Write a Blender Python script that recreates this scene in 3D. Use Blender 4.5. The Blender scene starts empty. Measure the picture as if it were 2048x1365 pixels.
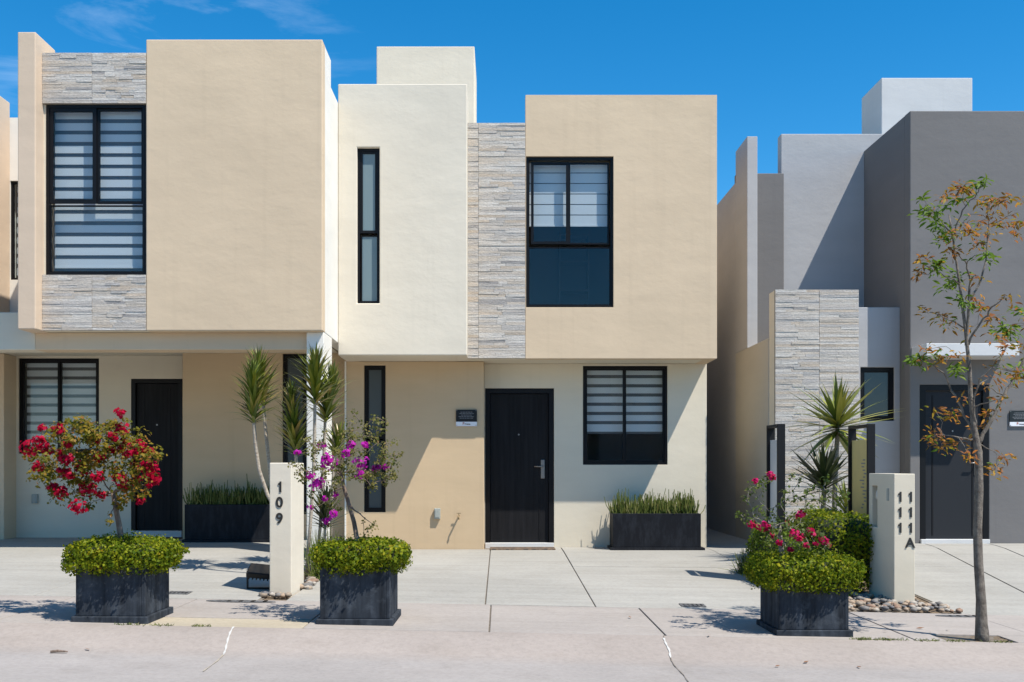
import bpy, bmesh, math, random
import numpy as np
from mathutils import Vector, Matrix, Quaternion

# ------------------------------------------------------------------ camera, sky, sun, exposure
S = bpy.context.scene
COL = S.collection
F, VX, VH, CH = 2050.0, 1000.0, 935.0, 1.094      # focal length in px of the 2048 px photo, vanishing point, eye height
cam_d = bpy.data.cameras.new('camera'); cam = bpy.data.objects.new('camera', cam_d); COL.objects.link(cam)
cam.location = (0, 0, CH); cam.rotation_euler = (math.pi/2, 0, 0)
cam_d.sensor_width = 36; cam_d.lens = 36*F/2048
cam_d.shift_x = (1024-VX)/2048; cam_d.shift_y = (VH-682.5)/2048
cam_d.clip_start = .05; cam_d.clip_end = 2000
S.camera = cam

SUN = Vector((.92, -.71, 1.92)).normalized()       # towards the sun
EL = math.asin(SUN.z); AZ = math.atan2(SUN.x, SUN.y)
W = bpy.data.worlds.new('World'); S.world = W; W.use_nodes = True
wn, wl = W.node_tree.nodes, W.node_tree.links
wn.clear()
out = wn.new('ShaderNodeOutputWorld'); bg = wn.new('ShaderNodeBackground')
sky = wn.new('ShaderNodeTexSky'); sky.sky_type = 'NISHITA'; sky.sun_disc = False
sky.sun_elevation = EL; sky.sun_rotation = AZ; sky.altitude = 1800
sky.air_density = 1.0; sky.dust_density = .0; sky.ozone_density = 2.6
hs = wn.new('ShaderNodeHueSaturation'); hs.inputs['Saturation'].default_value = 1.40; hs.inputs['Value'].default_value = 1.0
hs.inputs['Hue'].default_value = .492
wl.new(sky.outputs['Color'], hs.inputs['Color'])
# thin wisps of high cloud
tc = wn.new('ShaderNodeTexCoord'); mp = wn.new('ShaderNodeMapping')
mp.inputs['Scale'].default_value = (2.2, 2.2, 13); mp.inputs['Rotation'].default_value = (0, .10, .0); mp.inputs['Location'].default_value = (.62, 0, .3)
n1 = wn.new('ShaderNodeTexNoise'); n1.inputs['Scale'].default_value = 1.5; n1.inputs['Detail'].default_value = 8; n1.inputs['Roughness'].default_value = .62; n1.inputs['Distortion'].default_value = .6
rp = wn.new('ShaderNodeValToRGB'); rp.color_ramp.elements[0].position = .47; rp.color_ramp.elements[1].position = .80
rp.color_ramp.elements[1].color = (.26, .26, .26, 1)
mx = wn.new('ShaderNodeMixRGB'); mx.inputs['Color2'].default_value = (7, 8, 9, 1)
wl.new(tc.outputs['Generated'], mp.inputs['Vector']); wl.new(mp.outputs['Vector'], n1.inputs['Vector'])
wl.new(n1.outputs['Fac'], rp.inputs['Fac'])
dt = wn.new('ShaderNodeVectorMath'); dt.operation = 'DOT_PRODUCT'; dt.inputs[1].default_value = Vector((-.345, 1, .442)).normalized()   # the bank of wisps lies in one part of the sky
nv = wn.new('ShaderNodeVectorMath'); nv.operation = 'NORMALIZE'; wl.new(tc.outputs['Generated'], nv.inputs[0]); wl.new(nv.outputs[0], dt.inputs[0])
mr = wn.new('ShaderNodeMapRange'); mr.inputs[1].default_value = .975; mr.inputs[2].default_value = .9985; wl.new(dt.outputs['Value'], mr.inputs[0])
mm_ = wn.new('ShaderNodeMixRGB'); mm_.blend_type = 'MULTIPLY'; mm_.inputs['Fac'].default_value = 1; wl.new(rp.outputs['Color'], mm_.inputs['Color1']); wl.new(mr.outputs[0], mm_.inputs['Color2'])
wl.new(mm_.outputs['Color'], mx.inputs['Fac'])
wl.new(hs.outputs['Color'], mx.inputs['Color1']); wl.new(mx.outputs['Color'], bg.inputs['Color'])
bg.inputs['Strength'].default_value = .147
wl.new(bg.outputs['Background'], out.inputs['Surface'])

sd = bpy.data.lights.new('sun', 'SUN'); sd.energy = 5.0; sd.angle = math.radians(.5); sd.color = (1, .94, .85)
so = bpy.data.objects.new('sun', sd); COL.objects.link(so); so.location = SUN*40
so.rotation_euler = SUN.to_track_quat('Z', 'Y').to_euler()
S.view_settings.view_transform = 'Standard'; S.view_settings.look = 'None'; S.view_settings.gamma = 1
S.view_settings.use_curve_mapping = False; S.view_settings.exposure = .41
S.cycles.max_bounces = 8; S.cycles.transparent_max_bounces = 16

RNG = np.random.default_rng(7); random.seed(7)
def px(x, Y): return (x-VX)*Y/F
def pz(y, Y): return CH+(VH-y)*Y/F
def pt(x, y, Y): return Vector((px(x, Y), Y, pz(y, Y)))

# ------------------------------------------------------------------ materials
class NT:
    def __init__(s, name):
        s.m = bpy.data.materials.new(name); s.m.use_nodes = True
        s.n, s.l = s.m.node_tree.nodes, s.m.node_tree.links
        s.b = s.n['Principled BSDF']; s.o = s.n['Material Output']
        s.pos = s.n.new('ShaderNodeNewGeometry').outputs['Position']
    def add(s, t, **k):
        nd = s.n.new(t)
        for a, v in k.items():
            if a in nd.inputs: nd.inputs[a].default_value = v
            else: setattr(nd, a, v)
        return nd
    def map(s, scale, vec=None, rot=(0, 0, 0)):
        m = s.n.new('ShaderNodeMapping'); m.inputs['Scale'].default_value = scale; m.inputs['Rotation'].default_value = rot
        s.l.new(vec or s.pos, m.inputs['Vector']); return m.outputs['Vector']
    def noise(s, scale, detail=4, rough=.55, vec=None):
        nd = s.add('ShaderNodeTexNoise', Scale=scale, Detail=detail, Roughness=rough)
        s.l.new(vec or s.pos, nd.inputs['Vector']); return nd.outputs['Fac']
    def ramp(s, fac, stops, mode='LINEAR'):
        r = s.n.new('ShaderNodeValToRGB'); r.color_ramp.interpolation = mode
        e = r.color_ramp.elements
        while len(e) < len(stops): e.new(.5)
        for i, (p, c) in enumerate(stops):
            e[i].position = p; e[i].color = (*c, 1) if not isinstance(c, (int, float)) else (c, c, c, 1)
        s.l.new(fac, r.inputs['Fac']); return r.outputs['Color']
    def mix(s, fac, a, b, mode='MIX'):
        m = s.n.new('ShaderNodeMixRGB'); m.blend_type = mode
        for v, k in ((fac, 'Fac'), (a, 'Color1'), (b, 'Color2')):
            if hasattr(v, 'links') or hasattr(v, 'node'): s.l.new(v, m.inputs[k])
            elif isinstance(v, (int, float)): m.inputs[k].default_value = v if k == 'Fac' else (v, v, v, 1)
            else: m.inputs[k].default_value = (*v, 1)
        return m.outputs['Color']
    def bump(s, h, strength, dist, prev=None):
        b = s.add('ShaderNodeBump', Strength=strength, Distance=dist); s.l.new(h, b.inputs['Height'])
        if prev: s.l.new(prev, b.inputs['Normal'])
        return b.outputs['Normal']
    def done(s, col, rough=.8, normal=None, **k):
        if isinstance(col, tuple): s.b.inputs['Base Color'].default_value = (*col, 1)
        else: s.l.new(col, s.b.inputs['Base Color'])
        if isinstance(rough, (int, float)): s.b.inputs['Roughness'].default_value = rough
        else: s.l.new(rough, s.b.inputs['Roughness'])
        if normal: s.l.new(normal, s.b.inputs['Normal'])
        for a, v in k.items(): s.b.inputs[a.replace('_', ' ')].default_value = v
        return s.m

def stucco(name, c, wav=1.0):
    t = NT(name)
    big = t.noise(.9, 3, .5); col = t.mix(t.ramp(big, [(.3, .0), (.7, 1.)]), tuple(v*.95 for v in c), tuple(min(v*1.03, .9) for v in c))
    smear = t.noise(3.0, 5, .6, t.map((.35, .35, 1.6), rot=(0, .25, 0)))
    col = t.mix(.10, col, t.ramp(smear, [(.3, .35), (.7, 1.)]), 'MULTIPLY')
    drip = t.noise(2.2, 3, .5, t.map((5, 5, .18)))
    col = t.mix(t.ramp(drip, [(.58, 0.), (.85, .24)]), col, tuple(v*.72 for v in c))
    sp = t.noise(34, 2, .5)
    col = t.mix(t.ramp(sp, [(.70, 0.), (.8, .12)]), col, tuple(v*.6 for v in c))
    w = t.noise(2.1, 4, .55, t.map((1, 1, 1.5), rot=(0, .5, 0)))
    nm = t.bump(w, .13*wav, .06)
    w2 = t.noise(14, 4, .6, t.map((.8, 1, 1.3)))
    nm = t.bump(w2, .09*wav, .012, nm)
    nm = t.bump(t.noise(170, 2, .6), .12, .0025, nm)
    return t.done(col, .9, nm, Specular_IOR_Level=.2)

def concrete(name, c, broom=(1, .0), lines=1.0, stain=.25):
    t = NT(name)
    big = t.noise(.55, 5, .6)
    col = t.mix(t.ramp(big, [(.3, 0.), (.7, 1.)]), tuple(v*.88 for v in c), tuple(v*1.08 for v in c))
    band = t.noise(1.0, 4, .6, t.map((.25, 7, 1) if broom[0] else (7, .5, 1)))
    col = t.mix(.22*lines, col, t.ramp(band, [(.30, .5), (.68, 1.25)]), 'MULTIPLY')
    st = t.noise(2.3, 6, .65)
    col = t.mix(t.ramp(st, [(.52, 0.), (.75, stain)]), col, tuple(v*.62 for v in (c[0]*1.05, c[1], c[2]*.92)))
    lt = t.noise(1.3, 5, .6, t.map((1, 1.3, 1)))
    col = t.mix(t.ramp(lt, [(.58, 0.), (.8, .28)]), col, tuple(v*1.3 for v in c))
    sp = t.noise(60, 2, .6)
    col = t.mix(t.ramp(sp, [(.62, 0.), (.75, .35)]), col, tuple(v*.55 for v in c))
    gr = t.noise(26, 5, .75); col = t.mix(.30, col, t.ramp(gr, [(.28, .55), (.5, 1.), (.74, 1.35)]), 'MULTIPLY')
    dk = t.noise(5, 5, .7); col = t.mix(t.ramp(dk, [(.60, 0.), (.78, stain)]), col, tuple(v*.66 for v in c))
    nm = t.bump(t.noise(1.0, 3, .6, t.map((4, 150, 1) if broom[0] else (150, 4, 1))), .25, .004)
    nm = t.bump(t.noise(120, 3, .6), .3, .003, nm)
    return t.done(col, .88, nm, Specular_IOR_Level=.25)

M = {}
M['beige'] = stucco('beige_stucco', (.66, .515, .355))
M['pinkbeige'] = stucco('pink_beige_stucco', (.64, .50, .37))
M['tan'] = stucco('tan_stucco', (.585, .44, .28), .6)
M['cream'] = stucco('cream_stucco', (.68, .615, .49), .7)
M['offwhite'] = stucco('off_white_stucco', (.715, .645, .525))
M['shadecream'] = stucco('shaded_cream_stucco', (.47, .44, .375), .6)  # cream toned down: the low side wall's shade is put into the colour
M['white'] = stucco('white_stucco', (.80, .765, .69), .6)
M['dgray'] = stucco('dark_grey_stucco', (.185, .177, .172))
M['lgray'] = stucco('light_grey_stucco', (.42, .42, .425))
M['pgray'] = stucco('pale_grey_stucco', (.62, .62, .61), .7)
M['driveway'] = concrete('driveway_concrete', (.345, .332, .30), lines=.85)
M['sidewalk'] = concrete('sidewalk_concrete', (.35, .315, .285), lines=.7)
M['apron'] = concrete('apron_concrete', (.325, .285, .255), (0, 1), lines=.6, stain=.2)
M['street'] = concrete('street_concrete', (.325, .298, .277), lines=.3, stain=.32)
_n, _l = M['street'].node_tree.nodes, M['street'].node_tree.links      # warmer apron concrete along the kerb
_b = _n['Principled BSDF']; _src = _b.inputs['Base Color'].links[0].from_socket
_s = _n.new('ShaderNodeSeparateXYZ'); _g = _n.new('ShaderNodeNewGeometry'); _l.new(_g.outputs['Position'], _s.inputs[0])
_r = _n.new('ShaderNodeMapRange'); _r.inputs[1].default_value = 6.82; _r.inputs[2].default_value = 7.08; _l.new(_s.outputs['Y'], _r.inputs[0])
_m = _n.new('ShaderNodeMixRGB'); _m.blend_type = 'MULTIPLY'; _m.inputs['Color2'].default_value = (1.02, .97, .93, 1); _l.new(_r.outputs[0], _m.inputs['Fac']); _l.new(_src, _m.inputs['Color1']); _l.new(_m.outputs[0], _b.inputs['Base Color'])
M['sandslab'] = concrete('sandy_infill', (.42, .365, .275), lines=.5)
def simple(name, c, rough=.6, **k): return NT(name).done(c, rough, **k)
t = NT('joint_soil'); M['joint'] = t.done(t.ramp(t.noise(30, 4), [(.3, (.10, .08, .06)), (.7, (.22, .185, .145))]), .95)
t = NT('earth'); M['earth'] = t.done(t.ramp(t.noise(18, 6, .7), [(.3, (.10, .07, .045)), (.7, (.27, .20, .13))]), .95, t.bump(t.noise(40, 5, .7), .8, .03))
M['frame'] = simple('black_aluminium', (.006, .006, .007), .42, Specular_IOR_Level=.22)
M['black'] = simple('black_metal', (.010, .010, .011), .5, Specular_IOR_Level=.25)
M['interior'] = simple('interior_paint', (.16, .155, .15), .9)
M['steel'] = simple('brushed_steel', (.30, .28, .26), .4, Metallic=1.0)
M['caulk'] = simple('white_caulk', (.52, .51, .48), .7)
t = NT('door_paint'); M['door'] = t.done(t.mix(t.ramp(t.noise(3, 4, .6, t.map((9, 9, .5))), [(.35, 0.), (.7, .6)]), (.011, .011, .012), (.024, .024, .0265)), .5, t.bump(t.noise(4, 3, .6, t.map((60, 1, 2))), .12, .002), Specular_IOR_Level=.10)
M['doorgrey'] = simple('blue_grey_door_paint', (.026, .028, .032), .5, Specular_IOR_Level=.15)
t = NT('planter_slate')
st = t.noise(2, 5, .65, t.map((7, 7, .8)))
cl = t.mix(t.ramp(st, [(.32, 0.), (.72, 1.)]), (.018, .021, .026), (.055, .066, .082))
cl = t.mix(t.ramp(t.noise(7, 6, .7), [(.50, 0.), (.78, .55)]), cl, (.13, .148, .17))
M['slate'] = t.done(cl, .8, t.bump(st, .2, .004), Specular_IOR_Level=.06)
t = NT('low_planter_slate'); M['slate2'] = t.done(t.mix(t.ramp(t.noise(5, 6, .7, t.map((3, 3, .8))), [(.45, 0.), (.8, .7)]), (.008, .009, .012), (.032, .037, .046)), .6, Specular_IOR_Level=.16)
# glass: clear pane = transparent + fresnel mirror
def glass(name, tint):
    t = NT(name); lw = t.n.new('ShaderNodeLayerWeight'); lw.inputs['Blend'].default_value = .5
    tr = t.n.new('ShaderNodeBsdfTransparent'); tr.inputs['Color'].default_value = (*tint, 1)
    gl = t.n.new('ShaderNodeBsdfGlossy'); gl.inputs['Roughness'].default_value = .0
    bm_ = t.bump(t.noise(1.5, 2), .05, .01); t.l.new(bm_, gl.inputs['Normal'])
    pw = t.add('ShaderNodeMath', operation='POWER'); pw.inputs[1].default_value = 5; t.l.new(lw.outputs['Facing'], pw.inputs[0])
    ml = t.add('ShaderNodeMath', operation='MULTIPLY_ADD'); ml.inputs[1].default_value = .93; ml.inputs[2].default_value = .032; t.l.new(pw.outputs[0], ml.inputs[0])
    ms = t.n.new('ShaderNodeMixShader'); t.l.new(ml.outputs[0], ms.inputs[0]); t.l.new(tr.outputs[0], ms.inputs[1]); t.l.new(gl.outputs[0], ms.inputs[2])
    t.l.new(ms.outputs[0], t.o.inputs['Surface']); return t.m
M['glass'] = glass('window_glass', (.90, .93, .94))
M['frost'] = NT('frosted_glass').done((.17, .225, .235), .15)
M['shadefrost'] = NT('shaded_frosted_glass').done((.075, .09, .094), .2, Specular_IOR_Level=.25)  # darker copy of the frosted glass, ground-floor shade painted into it
M['darkfrost'] = NT('dark_frosted_glass').done((.030, .038, .046), .1)
def cloth(name, c, tl):
    t = NT(name); d = t.n.new('ShaderNodeBsdfDiffuse'); d.inputs['Color'].default_value = (*c, 1)
    tr = t.n.new('ShaderNodeBsdfTranslucent'); tr.inputs['Color'].default_value = (*c, 1)
    ms = t.n.new('ShaderNodeMixShader'); ms.inputs[0].default_value = tl
    t.l.new(d.outputs[0], ms.inputs[1]); t.l.new(tr.outputs[0], ms.inputs[2]); t.l.new(ms.outputs[0], t.o.inputs['Surface']); return t.m
M['blind'] = cloth('blind_fabric', (.80, .80, .80), .1)
M['sheer'] = cloth('sheer_fabric', (.17, .17, .175), .1)
# stone strips: colour differs from piece to piece
t = NT('ledger_stone'); oi = t.n.new('ShaderNodeObjectInfo')
c = t.ramp(oi.outputs['Random'], [(0, (.57, .51, .44)), (.15, (.53, .48, .425)), (.30, (.60, .55, .485)), (.45, (.56, .49, .41)), (.58, (.50, .465, .425)), (.70, (.63, .585, .525)), (.84, (.55, .46, .365)), (.93, (.36, .335, .315)), (.96, (.50, .465, .43))], 'CONSTANT')
ng = t.noise(4, 6, .75, t.map((1.2, 1.2, 26))); c = t.mix(.75, c, t.ramp(ng, [(.3, .50), (.52, 1.0), (.72, 1.25)]), 'MULTIPLY')
c = t.mix(.55, c, t.ramp(t.noise(34, 4, .8, t.map((1, 1, 3.2))), [(.30, .45), (.5, 1.), (.70, 1.4)]), 'MULTIPLY')
c = t.mix(t.ramp(t.noise(40, 4, .7, t.map((1, 1, 3))), [(.58, 0.), (.70, .6)]), c, (.74, .71, .66))
M['stone'] = t.done(c, .85, t.bump(t.noise(60, 5, .7, t.map((.6, 1, 2))), .9, .01), Specular_IOR_Level=.25)
M['grout'] = simple('grout', (.20, .185, .165), .95)
t = NT('pebble'); oi = t.n.new('ShaderNodeObjectInfo')
c = t.ramp(oi.outputs['Random'], [(0, (.30, .24, .18)), (.2, (.20, .185, .17)), (.4, (.36, .265, .185)), (.6, (.14, .135, .135)), (.75, (.38, .34, .29)), (.9, (.27, .17, .115))], 'CONSTANT')
M['pebble'] = t.done(t.mix(.4, c, t.ramp(t.noise(50, 4), [(.3, .6), (.7, 1.2)]), 'MULTIPLY'), .75)
def leafmat(name, stops, tl=.3, rough=.5, spec=.12):
    t = NT(name); g = t.n.new('ShaderNodeNewGeometry')
    mxr = t.add('ShaderNodeMath', operation='MULTIPLY_ADD'); mxr.inputs[1].default_value = .62; t.l.new(g.outputs['Random Per Island'], mxr.inputs[0])
    nz = t.add('ShaderNodeMapRange'); t.l.new(t.noise(9, 3, .6), nz.inputs[0]); nz.inputs[1].default_value = .3; nz.inputs[2].default_value = .7; nz.inputs[3].default_value = -.02; nz.inputs[4].default_value = .40; t.l.new(nz.outputs[0], mxr.inputs[2])
    c = t.ramp(mxr.outputs[0], stops)
    t.l.new(c, t.b.inputs['Base Color']); t.b.inputs['Roughness'].default_value = rough; t.b.inputs['Specular IOR Level'].default_value = spec
    tr = t.n.new('ShaderNodeBsdfTranslucent'); t.l.new(t.mix(.5, c, (.20, .30, .02)) if .2 < tl < .5 else c, tr.inputs['Color'])
    ms = t.n.new('ShaderNodeMixShader'); ms.inputs[0].default_value = min(tl, .45)
    t.l.new(t.b.outputs[0], ms.inputs[1]); t.l.new(tr.outputs[0], ms.inputs[2]); t.l.new(ms.outputs[0], t.o.inputs['Surface']); return t.m
M['hedge'] = leafmat('hedge_leaf', [(0, (.025, .06, .005)), (.3, (.085, .13, .006)), (.65, (.19, .22, .008)), (.9, (.33, .30, .014)), (1, (.38, .17, .02))])
M['hedge2'] = leafmat('hedge_leaf_dark', [(0, (.035, .08, .010)), (.4, (.09, .15, .011)), (.8, (.15, .20, .013)), (1, (.24, .23, .02))])
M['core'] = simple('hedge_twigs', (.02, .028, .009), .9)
M['boug_leaf'] = leafmat('bougainvillea_leaf', [(0, (.035, .055, .008)), (.3, (.10, .10, .010)), (.6, (.23, .16, .014)), (.8, (.25, .10, .022)), (1, (.12, .04, .018))])
M['boug_leaf2'] = leafmat('small_olive_leaf', [(0, (.05, .065, .018)), (.4, (.12, .115, .03)), (.75, (.19, .16, .05)), (1, (.22, .11, .06))])
M['rose_leaf'] = leafmat('green_shrub_leaf', [(0, (.035, .06, .018)), (.5, (.085, .12, .028)), (.85, (.15, .16, .04)), (1, (.2, .12, .05))])
M['red'] = leafmat('red_bract', [(0, (.30, .002, .018)), (.5, (.46, .004, .034)), (1, (.60, .010, .07))], .6)
M['magenta'] = leafmat('magenta_bract', [(0, (.36, .006, .26)), (.5, (.52, .012, .40)), (1, (.62, .05, .5))], .6)
M['pink'] = leafmat('pink_bract', [(0, (.42, .006, .03)), (.5, (.56, .012, .10)), (1, (.70, .03, .26))], .6)
M['oak'] = leafmat('turning_leaf', [(0, (.10, .14, .010)), (.15, (.22, .20, .015)), (.3, (.42, .20, .02)), (.45, (.40, .13, .025)), (.65, (.25, .08, .03)), (.85, (.13, .045, .022)), (1, (.40, .15, .04))], .35)
M['oakgreen'] = leafmat('green_leaf', [(0, (.05, .11, .012)), (.6, (.11, .20, .018)), (.9, (.2, .24, .025)), (1, (.35, .2, .04))], .35)
t = NT('dracaena_leaf'); oi = t.n.new('ShaderNodeObjectInfo')
M['drac'] = t.done(t.ramp(oi.outputs['Random'], [(0, (.06, .10, .010)), (.5, (.13, .16, .014)), (.85, (.22, .22, .025)), (1, (.36, .25, .09))]), .36)
t = NT('yucca_leaf'); oi = t.n.new('ShaderNodeObjectInfo')
M['yucca'] = t.done(t.ramp(oi.outputs['Random'], [(0, (.09, .13, .02)), (.6, (.20, .23, .035)), (1, (.36, .33, .07))]), .35)
t = NT('dark_rosette_leaf'); oi = t.n.new('ShaderNodeObjectInfo')
M['dyucca'] = t.done(t.ramp(oi.outputs['Random'], [(0, (.022, .035, .014)), (.6, (.05, .07, .022)), (1, (.10, .085, .03))]), .4)
M['reed'] = leafmat('reed_stem', [(0, (.035, .06, .014)), (.4, (.09, .12, .025)), (.75, (.17, .18, .05)), (1, (.34, .30, .13))], .1)
t = NT('pale_bark'); M['palebark'] = t.done(t.mix(t.ramp(t.noise(30, 4, .6, t.map((1, 1, 2))), [(.4, 0.), (.7, 1.)]), (.42, .36, .28), (.24, .19, .14)), .85, t.bump(t.noise(25, 3, .6, t.map((1, 1, 4))), .6, .01))
t = NT('brown_bark'); M['bark'] = t.done(t.mix(t.ramp(t.noise(40, 5, .65, t.map((1, 1, .4))), [(.35, 0.), (.65, 1.)]), (.10, .07, .05), (.27, .20, .155)), .9, t.bump(t.noise(45, 4, .7, t.map((1, 1, .4))), .9, .012))
t = NT('grey_bark'); M['gbark'] = t.done(t.mix(t.ramp(t.noise(26, 5, .7, t.map((1, 1, 1.5))), [(.35, 0.), (.65, 1.)]), (.12, .105, .085), (.33, .30, .25)), .9, t.bump(t.noise(60, 4, .7), .8, .008))
t = NT('young_trunk_bark'); M['tbark'] = t.done(t.mix(t.ramp(t.noise(20, 6, .75, t.map((1, 1, .8))), [(.32, 0.), (.66, 1.)]), (.065, .052, .042), (.25, .215, .175)), .9, t.bump(t.noise(55, 5, .75, t.map((1, 1, .7))), 1.0, .012))
M['twig'] = simple('twig_bark', (.17, .125, .09), .9)
M['num'] = simple('numeral_black', (.02, .019, .018), .5)
M['signblack'] = simple('plaque_black', (.008, .008, .009), .3)
M['signwhite'] = simple('plaque_white', (.75, .76, .80), .5)
M['signtext'] = simple('plaque_text', (.20, .20, .21), .5)
M['logored'] = simple('logo_red', (.42, .10, .04), .5); M['logogrey'] = simple('logo_grey', (.10, .095, .09), .5)
t = NT('yellow_banner'); M['banner'] = t.done(t.mix(t.ramp(t.noise(6, 4, .6), [(.4, 0.), (.7, .4)]), (.62, .50, .20), (.48, .40, .19)), .6)
t = NT('clear_panel'); M['panel'] = t.done((.55, .56, .57), .3)
M['plasticgrey'] = simple('grey_plastic', (.33, .35, .32), .55)
M['brass'] = simple('dull_brass', (.30, .22, .12), .45, Metallic=.8)
t = NT('door_mat_fibre'); M['mat'] = t.done(t.mix(t.ramp(t.noise(14, 3, .6, t.map((1, 3, 1))), [(.47, 0.), (.56, 1.)]), (.05, .042, .038), (.20, .13, .08)), .95)
t = NT('drain_iron'); M['iron'] = t.done(t.ramp(t.noise(60, 3), [(.4, (.05, .05, .052)), (.65, (.15, .15, .15))]), .7)
M['lampglass'] = simple('lamp_glass', (.55, .53, .48), .15)
M['dead'] = simple('dead_leaf', (.20, .10, .05), .8)

# ------------------------------------------------------------------ builders
class MB:
    def __init__(s): s.v = []; s.f = []
    def quad(s, *p):
        i = len(s.v); s.v += [tuple(q) for q in p]; s.f.append(tuple(range(i, i+len(p)))); return s
    def box(s, x0, x1, y0, y1, z0, z1):
        i = len(s.v)
        s.v += [(x0, y0, z0), (x1, y0, z0), (x1, y1, z0), (x0, y1, z0), (x0, y0, z1), (x1, y0, z1), (x1, y1, z1), (x0, y1, z1)]
        s.f += [tuple(i+k for k in q) for q in ((3, 2, 1, 0), (4, 5, 6, 7), (0, 1, 5, 4), (1, 2, 6, 5), (2, 3, 7, 6), (3, 0, 4, 7))]
        return s
    def prism(s, poly, ztop, zbot):                # poly ccw list of (x, y); ztop / zbot functions or numbers
        i = len(s.v); n = len(poly)
        zt = ztop if callable(ztop) else (lambda x, y: ztop); zb = zbot if callable(zbot) else (lambda x, y: zbot)
        s.v += [(x, y, zt(x, y)) for x, y in poly] + [(x, y, zb(x, y)) for x, y in poly]
        s.f.append(tuple(range(i, i+n))); s.f.append(tuple(range(i+2*n-1, i+n-1, -1)))
        for k in range(n):
            j = (k+1) % n; s.f.append((i+k, i+n+k, i+n+j, i+j))
        return s
    def tube(s, pts, rad, n=6, cap=True):
        pts = [Vector(p) for p in pts]; i0 = len(s.v); up = Vector((.31, .47, .83))
        for k, p in enumerate(pts):
            d = (pts[min(k+1, len(pts)-1)]-pts[max(k-1, 0)])
            d = d.normalized() if d.length > 1e-9 else Vector((0, 0, 1))
            a = d.cross(up); a = a.normalized() if a.length > 1e-6 else Vector((1, 0, 0)); b = d.cross(a)
            r = rad[k] if hasattr(rad, '__len__') else rad
            for q in range(n):
                an = 2*math.pi*q/n; s.v.append(tuple(p+a*(r*math.cos(an))+b*(r*math.sin(an))))
        for k in range(len(pts)-1):
            for q in range(n):
                q2 = (q+1) % n; s.f.append((i0+k*n+q, i0+k*n+q2, i0+(k+1)*n+q2, i0+(k+1)*n+q))
        if cap:
            s.f.append(tuple(i0+q for q in reversed(range(n)))); e = i0+(len(pts)-1)*n
            s.f.append(tuple(e+q for q in range(n)))
        return s
    def wall(s, x0, x1, z0, z1, y, th, holes=()):     # a wall facing -Y with openings
        xs = sorted({x0, x1, *[h[0] for h in holes], *[h[1] for h in holes]}); zs = sorted({z0, z1, *[h[2] for h in holes], *[h[3] for h in holes]})
        def solid(i, j):
            if i < 0 or j < 0 or i >= len(xs)-1 or j >= len(zs)-1: return False
            cx, cz = (xs[i]+xs[i+1])/2, (zs[j]+zs[j+1])/2
            return not any(h[0] < cx < h[1] and h[2] < cz < h[3] for h in holes)
        for i in range(len(xs)-1):
            for j in range(len(zs)-1):
                if not solid(i, j): continue
                a, b, c, d = xs[i], xs[i+1], zs[j], zs[j+1]; Y = y+th
                s.quad((a, y, c), (b, y, c), (b, y, d), (a, y, d)); s.quad((b, Y, c), (a, Y, c), (a, Y, d), (b, Y, d))
                if not solid(i-1, j): s.quad((a, Y, c), (a, y, c), (a, y, d), (a, Y, d))
                if not solid(i+1, j): s.quad((b, y, c), (b, Y, c), (b, Y, d), (b, y, d))
                if not solid(i, j-1): s.quad((a, Y, c), (b, Y, c), (b, y, c), (a, y, c))
                if not solid(i, j+1): s.quad((a, y, d), (b, y, d), (b, Y, d), (a, Y, d))
        return s
    def xf(s, mat): s.v = [tuple(mat @ Vector(p)) for p in s.v]; return s
    def build(s, name, mat, parent=None, bevel=0, smooth=False, merge=True, loc=None):
        o0 = ORG.get(parent.name, Vector()) if parent else (Vector(loc) if loc else Vector())
        me = bpy.data.meshes.new(name)
        me.from_pydata([tuple(Vector(p)-o0) for p in s.v], [], s.f)
        if merge:
            bm = bmesh.new(); bm.from_mesh(me); bmesh.ops.remove_doubles(bm, verts=bm.verts, dist=1e-5)
            bmesh.ops.recalc_face_normals(bm, faces=bm.faces); bm.to_mesh(me); bm.free()
        if smooth: me.polygons.foreach_set('use_smooth', [True]*len(me.polygons))
        for m in (mat if isinstance(mat, list) else [mat]): me.materials.append(M[m])
        o = bpy.data.objects.new(name, me); COL.objects.link(o)
        if parent: o.parent = parent
        else: o.location = o0
        ORG[o.name] = o0
        if bevel:
            b = o.modifiers.new('Bevel', 'BEVEL'); b.width = bevel; b.segments = 2; b.limit_method = 'ANGLE'; b.angle_limit = math.radians(40)
        return o
ORG = {}
def B(*a): return MB().box(*a)
def tag(o, label, cat, group=None):
    o['label'] = label; o['category'] = cat
    if group: o['group'] = group
    return o
def struct(o): o['kind'] = 'structure'; return o
def thing(name, loc, label, cat, group=None):
    o = bpy.data.objects.new(name, None); o.empty_display_size = .2; COL.objects.link(o); o.location = loc; ORG[o.name] = Vector(loc)
    return tag(o, label, cat, group)
def piece(name, mesh, parent, loc, scale=(1, 1, 1), rot=None):       # shares mesh data
    o = bpy.data.objects.new(name, mesh); COL.objects.link(o); o.parent = parent
    o.location = Vector(loc)-ORG[parent.name]; o.scale = scale
    if rot is not None: o.rotation_mode = 'QUATERNION'; o.rotation_quaternion = rot
    return o

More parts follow.
